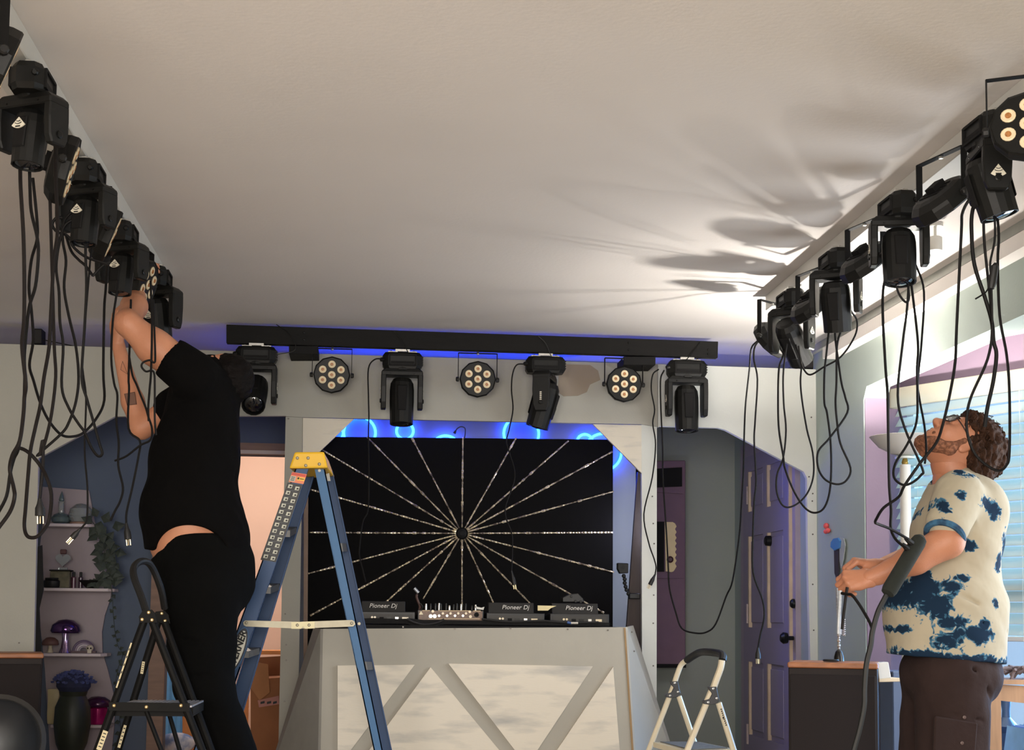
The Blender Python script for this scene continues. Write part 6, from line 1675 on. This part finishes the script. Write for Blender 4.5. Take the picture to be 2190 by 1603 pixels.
# ------------------------------------------------------------------ hanging cords
M_CORD = mat('black_cord', (15, 13, 13), .6, var=.15, scale=30, spec=.2)
M_CORDT = mat('dark_brown_cord', (22, 17, 16), .6, var=.15, scale=30, spec=.2)
M_PRONG = mat('brass_prongs', (232, 214, 170), .3, .6)
def cord(label, pts, Y, r=.0045, m=None, per=5, name='power_cord', plug=None, wob=.0, Yend=None, group=None):
    """pts in photo pixels on a sheet at depth Y (Yend: depth at the last point)"""
    N = len(pts); P3 = []
    for i, (x, y) in enumerate(pts):
        yy = Y + ((Yend - Y) * i / (N - 1) if Yend else 0) + wob * math.sin(i * 1.7)
        P3.append(W(x, y, yy))
    t = thing(name, label, 'cord', P3[0], group)
    MB().tube(spline(P3, per), r, 7).obj('cable', m or M_CORD, t, smooth=True)
    if plug:
        (x0, y0), (x1, y1) = plug; yy = Yend or Y
        A, B_ = W(x0, y0, yy), W(x1, y1, yy); d = (B_ - A).normalized(); o1 = d.cross(Vector((0, 1, 0))).normalized(); ln = (B_ - A).length
        MB().lathe([(r * 1.1, 0), (r * 1.8, ln * .3), (r * 2.9, ln * .55), (r * 3.1, ln * .98), (r * 2.6, ln)], A, d, 10).obj('plug', M_RUBBER, t, smooth=True, angle=50)
        for k, sz in ((-1, .0012), (1, .0012)):
            c = B_ + o1 * k * r * 1.6 + d * .010
            MB().prism([c - d * .012 - o1 * sz, c - d * .012 + o1 * sz, c + d * .012 + o1 * sz, c + d * .012 - o1 * sz], (0, .006, 0)).obj('prong', M_PRONG, t)
        MB().cyl(B_, B_ + d * .022 + Vector((0, -.004, 0)), .0022, n=8).obj('ground_pin', M_PRONG, t)
    return t
# ---- left beam
cord('long black cord leftmost on the left beam, crossing itself and leaving the frame low', [(40, 300), (43, 361), (44, 400), (50, 505), (52, 610), (51, 688), (47, 740), (55, 819), (52, 850), (50, 885), (42, 942), (26, 974), (21, 1005), (29, 1042), (31, 1063), (21, 1094), (-6, 1132)], 3.95, .0052, M_CORDT, wob=.012)
cord('second long cord on the left beam, leaving the frame beside the leftmost', [(62, 300), (64, 400), (67, 452), (79, 505), (82, 544), (76, 610), (64, 650), (58, 690), (52, 760), (53, 806), (50, 880), (40, 955), (30, 980), (22, 1010), (14, 1060), (-6, 1100)], 4.0, .0045, M_CORD, wob=.012)
cord('thick cord on the left beam making a big low loop over the left stage panel', [(118, 300), (120, 400), (123, 492), (115, 557), (109, 662), (105, 740), (94, 806), (86, 866), (76, 911), (65, 963), (60, 1016), (55, 1081), (52, 1126), (60, 1147), (79, 1147), (97, 1128), (106, 1107), (110, 1058), (100, 1021), (84, 992), (60, 966), (39, 958), (30, 972)], 4.2, .0052, M_CORDT, wob=.012)
cord('cord on the left beam swagging from the loop to the fixture before the raised hand', [(70, 380), (79, 470), (79, 513), (67, 557), (62, 615), (67, 662), (71, 727), (63, 780), (72, 815), (86, 861), (105, 900), (131, 929), (157, 933), (181, 923), (207, 893), (223, 856), (221, 793), (223, 662), (226, 620), (230, 560)], 4.3, .0045, Yend=5.3)
cord('cord on the left beam hanging in a narrow hairpin over the slate wall', [(172, 462), (140, 480), (128, 513), (120, 570), (126, 623), (128, 688), (135, 740), (132, 827), (147, 872), (168, 906), (181, 924), (196, 958), (210, 975), (219, 969), (213, 948), (199, 898), (186, 853), (175, 806), (181, 701), (185, 610), (183, 536), (186, 470)], 4.74, .0045)
cord('cord on the left beam doubling back to the corner of the left opening', [(170, 440), (138, 470), (134, 513), (141, 557), (137, 615), (147, 675), (162, 740), (168, 806), (162, 859), (147, 903), (131, 927), (84, 969), (80, 976)], 4.74, .0045)
cord('cord on the left beam ending in a bright-pronged plug before the ornament shelf edge', [(104, 330), (112, 600), (116, 740), (119, 806), (110, 885), (97, 942), (86, 974), (92, 940), (92, 1000), (88, 1040), (85, 1068)], 4.35, .0048, M_CORDT, plug=((85, 1066), (86, 1103)))
cord('thin cord on the left beam ending in a slanting three-pin plug over the shelf', [(196, 520), (186, 640), (176, 760), (178, 800), (184, 853), (181, 963), (187, 1042), (186, 1107), (178, 1124), (171, 1131)], 4.9, .0032, plug=((172, 1130), (154, 1150)))
cord('cord on the left beam kinked in front of the far forearm, reaching the ivy', [(252, 600), (249, 630), (241, 688), (238, 767), (244, 819), (251, 845), (249, 898), (254, 948), (253, 995), (263, 1042), (257, 1071), (246, 1092), (236, 1113)], 5.45, .0042)
cord('straight cord on the left beam hanging down over the near upper arm', [(322, 600), (325, 696), (323, 793), (320, 832), (317, 872), (318, 900)], 5.5, .0042)
cord('short cord on the left beam beside the near upper arm with a small loop', [(328, 640), (330, 700), (332, 760), (330, 775), (320, 770), (306, 775), (303, 784), (312, 794), (324, 792), (330, 800), (331, 832), (331, 895), (334, 930)], 5.45, .0038)
cord('cord on the left beam across the tattooed forearm ending in a dark plug', [(280, 640), (278, 714), (275, 806), (276, 832), (275, 916), (299, 942), (296, 977), (283, 1042), (271, 1094), (270, 1120)], 5.6, .0042, plug=((270, 1118), (274, 1153)))
cord('cord on the left beam slanting from the tattooed forearm to the black shirt', [(276, 760), (283, 801), (292, 822), (301, 845), (312, 872), (317, 890), (325, 916), (322, 940), (300, 952), (270, 975), (245, 985)], 5.56, .0040)
cord('coiled cord on the left beam looped twice under the middle moving head', [(134, 465), (120, 466), (112, 480), (121, 495), (141, 502), (150, 512), (157, 528), (183, 549), (224, 563), (234, 566)], 4.75, .0045)
cord('kinked cord on the left beam dipping to a sharp point before the raised hand', [(140, 500), (152, 536), (168, 555), (183, 568), (197, 587), (200, 588), (212, 575), (226, 563), (236, 560)], 4.85, .0045)
# ---- right beam
cord('cord on the right beam end swinging low past the hall to the black beam fixture', [(1650, 702), (1622, 727), (1607, 745), (1603, 788), (1595, 860), (1592, 919), (1590, 1002), (1586, 1073), (1581, 1145), (1567, 1240), (1553, 1275), (1531, 1333), (1511, 1351), (1486, 1353), (1458, 1343), (1445, 1308), (1432, 1258), (1429, 1208), (1425, 1133), (1418, 1026), (1417, 955), (1413, 860), (1413, 810), (1420, 792)], 6.6, .0042, Yend=7.72)
cord('cord on the right beam end hanging straight to a plug before the lilac door', [(1655, 708), (1619, 733), (1612, 765), (1620, 811), (1615, 900), (1613, 943), (1617, 1026), (1613, 1073), (1610, 1156), (1611, 1225), (1631, 1283), (1634, 1321), (1626, 1358), (1621, 1386)], 6.58, .0042, plug=((1621, 1384), (1621, 1408)))
cord('thin looped cord on the right beam end hooking back below the last fixture', [(1716, 660), (1700, 664), (1675, 675), (1671, 701), (1668, 739), (1681, 762), (1704, 768), (1706, 775)], 6.4, .0034)
cord('cord on the right beam in a wide low loop across the right stage panel edge', [(1688, 680), (1675, 724), (1675, 759), (1666, 788), (1664, 860), (1666, 919), (1675, 974), (1679, 1002), (1698, 1050), (1721, 1085), (1743, 1096), (1764, 1083), (1776, 1038), (1777, 955), (1769, 884), (1763, 860), (1763, 800), (1767, 759), (1773, 701), (1776, 650)], 6.3, .0044, Yend=5.8)
cord('cord on the right beam in a lower inner loop over the lilac door top', [(1690, 690), (1676, 788), (1676, 860), (1681, 919), (1675, 979), (1662, 1014), (1661, 1050), (1672, 1078), (1688, 1084), (1710, 1073), (1729, 1050), (1740, 1014), (1738, 967), (1726, 919), (1716, 860), (1712, 816), (1714, 773), (1704, 745), (1698, 720)], 6.2, .0040)
cord('cord on the right beam curving in a short swag right of the last fixture', [(1708, 740), (1712, 770), (1718, 788), (1733, 801), (1761, 785), (1799, 762), (1828, 719), (1833, 687), (1822, 668), (1815, 655)], 6.1, .0040, Yend=5.8)
cord('cord on the right beam in a long figure-eight over the sage pier', [(1796, 655), (1799, 701), (1790, 740), (1789, 816), (1787, 860), (1790, 900), (1797, 947), (1819, 1000), (1810, 1027), (1790, 1035), (1765, 1025), (1750, 1000), (1750, 965), (1775, 935), (1812, 882), (1808, 850), (1800, 820), (1793, 773), (1786, 716), (1788, 660)], 5.8, .0044)
cord('straight cord on the right beam running down into the top of the foam tube', [(1905, 560), (1890, 610), (1888, 673), (1894, 788), (1898, 840), (1900, 940), (1902, 1040), (1906, 1090), (1905, 1127), (1915, 1152), (1938, 1172)], 4.78, .0046, Yend=4.55)
cord('cord on the right beam in a teardrop loop before the lamp bowl', [(1945, 575), (1940, 658), (1931, 730), (1920, 845), (1935, 915), (1972, 1000), (1970, 1015), (1950, 1032), (1930, 1036), (1912, 1020), (1915, 990), (1940, 950), (1960, 902), (1962, 840), (1961, 788), (1963, 730), (1948, 601), (1942, 570)], 4.76, .0042)
cord('cord on the right beam hanging before the beard and neck', [(1932, 545), (1952, 560), (1961, 572), (1976, 624), (1971, 730), (1963, 816), (1966, 850), (1977, 910), (1981, 960), (1978, 990)], 5.04, .0038, Yend=4.74)
cord('short looped cord under the middle moving head of the right beam', [(1908, 545), (1911, 586), (1922, 627), (1938, 646), (1944, 630), (1936, 570)], 4.76, .0038)
cord('cord on the right beam crossing the face, kinked back to the foam tube', [(2088, 405), (2060, 450), (2056, 500), (2046, 701), (2043, 773), (2032, 840), (2017, 905), (2002, 947), (1970, 987), (1935, 1037), (1922, 1062), (1890, 1085), (1875, 1108), (1872, 1117), (1880, 1121), (1905, 1131), (1942, 1152)], 4.02, .0044, Yend=4.55)
cord('doubled cord on the right beam reaching the curls from upper right', [(2098, 405), (2080, 450), (2078, 500), (2084, 566), (2107, 638), (2121, 687), (2125, 730), (2131, 759), (2124, 816), (2112, 870), (2106, 912)], 4.02, .0056)
cord('cord on the right beam looping under the curls and up again at right', [(2106, 410), (2104, 500), (2115, 615), (2122, 701), (2112, 768), (2078, 845), (2068, 887), (2069, 927), (2082, 965), (2104, 990), (2134, 1006), (2152, 995), (2159, 965), (2159, 840), (2153, 759), (2138, 673), (2134, 558), (2136, 500), (2128, 410)], 4.0, .0040)
ic = cord('cord on the right beam with an inline dark adapter above the blind', [(2124, 410), (2128, 503), (2118, 560), (2119, 590), (2121, 640), (2122, 690)], 3.98, .0032)
MB().lathe([(.004, 0), (.011, .01), (.012, .06), (.008, .075)], W(2129, 562, 3.97), W(2121, 610, 3.97) - W(2129, 562, 3.97), 10).obj('inline_adapter', M_RUBBER, ic, smooth=True)
MB().cyl(W(2122, 606, 3.97), W(2121, 616, 3.97), .008, n=10).obj('white_band', M_WHITE, ic)
MB().tube(spline([W(x, y, 3.98) for x, y in [(2086, 639), (2104, 628), (2110, 622), (2117, 610)]], 4), .0024, 6).obj('loose_tail', M_CORD, ic)
# ---- black beam
cord('thin cord from the second moving head down in front of the black board, left side', [(822, 768), (802, 768), (788, 788), (788, 846), (789, 891), (788, 928), (789, 1020), (787, 1090), (776, 1115), (769, 1169), (769, 1190), (775, 1215), (782, 1244)], 7.72, .0038, Yend=7.6)
cord('thin cord from the third moving head down in front of the black board, right side', [(1124, 778), (1105, 780), (1096, 801), (1094, 834), (1097, 875), (1089, 917), (1083, 944), (1090, 970), (1101, 1020), (1080, 1090), (1094, 1139), (1096, 1167), (1094, 1222)], 7.72, .0038, plug=((1094, 1220), (1100, 1250)))
cord('thin cord from the right-end moving head down the right stage post to a plug', [(1409, 789), (1396, 801), (1393, 834), (1400, 875), (1396, 905), (1402, 950), (1395, 1020), (1377, 1099), (1387, 1159), (1399, 1195), (1403, 1212), (1401, 1228)], 7.74, .0038, Yend=7.82, plug=((1402, 1226), (1390, 1250)))
cord('thin cord along the top of the left stage panel from the left box speaker', [(90, 726), (120, 732), (158, 740)], 7.98, .0028)
# ---- foam tube held in front of the man
ft = thing('foam_cable_tube', 'thick dark green foam tube with cords, hanging before the forearm of the bearded man', 'cable joint', W(1932, 1210, 4.6))
tp_, bt2 = W(1969, 1150, 4.6), W(1897, 1270, 4.55)
dt = (bt2 - tp_).normalized(); Lt = (bt2 - tp_).length
MB().lathe([(.012, -.006), (.022, .004), (.025, .02), (.025, Lt - .02), (.021, Lt - .004), (.010, Lt)], tp_, dt, 16).obj('foam_tube', mat('dark_green_foam', (32, 36, 31), .9, var=.15, scale=60, bump=.2), ft, smooth=True)
for (x0, y0), (x1, y1) in (((1936, 1150), (1957, 1166)), ((1930, 1163), (1950, 1180))):
    MB().tube([W(x0, y0, 4.57), W((x0 + x1) / 2, (y0 + y1) / 2 + 1, 4.575), W(x1, y1, 4.59)], [.006, .010, .011], 8).obj('strain_relief', M_RUBBER, ft, smooth=True)
cord('thick cord falling from the foam tube in front of the right speaker', [(1898, 1268), (1889, 1285), (1877, 1310), (1866, 1350), (1862, 1380), (1853, 1420), (1849, 1470), (1848, 1510), (1838, 1560), (1826, 1603), (1815, 1650), (1800, 1720), (1790, 1800)], 4.56, .0085, mat('green_black_cord', (22, 22, 20), .6, var=.1))
cord('thin cord from the near fist slanting down to the thick cord', [(1800, 1268), (1812, 1270), (1822, 1272), (1835, 1288), (1850, 1312), (1860, 1330), (1866, 1345)], 4.72, .0050, Yend=4.58)
cord('dark and grey cord ends dangling below the near fist', [(1812, 1255), (1809, 1275), (1806, 1300), (1803, 1325), (1801, 1345)], 4.76, .0050, M_CORDT)
st2 = cord('clear coiled lead hanging below the near fist', [(1797, 1262), (1796, 1290), (1794, 1320), (1793, 1355)], 4.79, .0060, mat('clear_grey_lead', (150, 154, 158), .3, var=.2, scale=80))
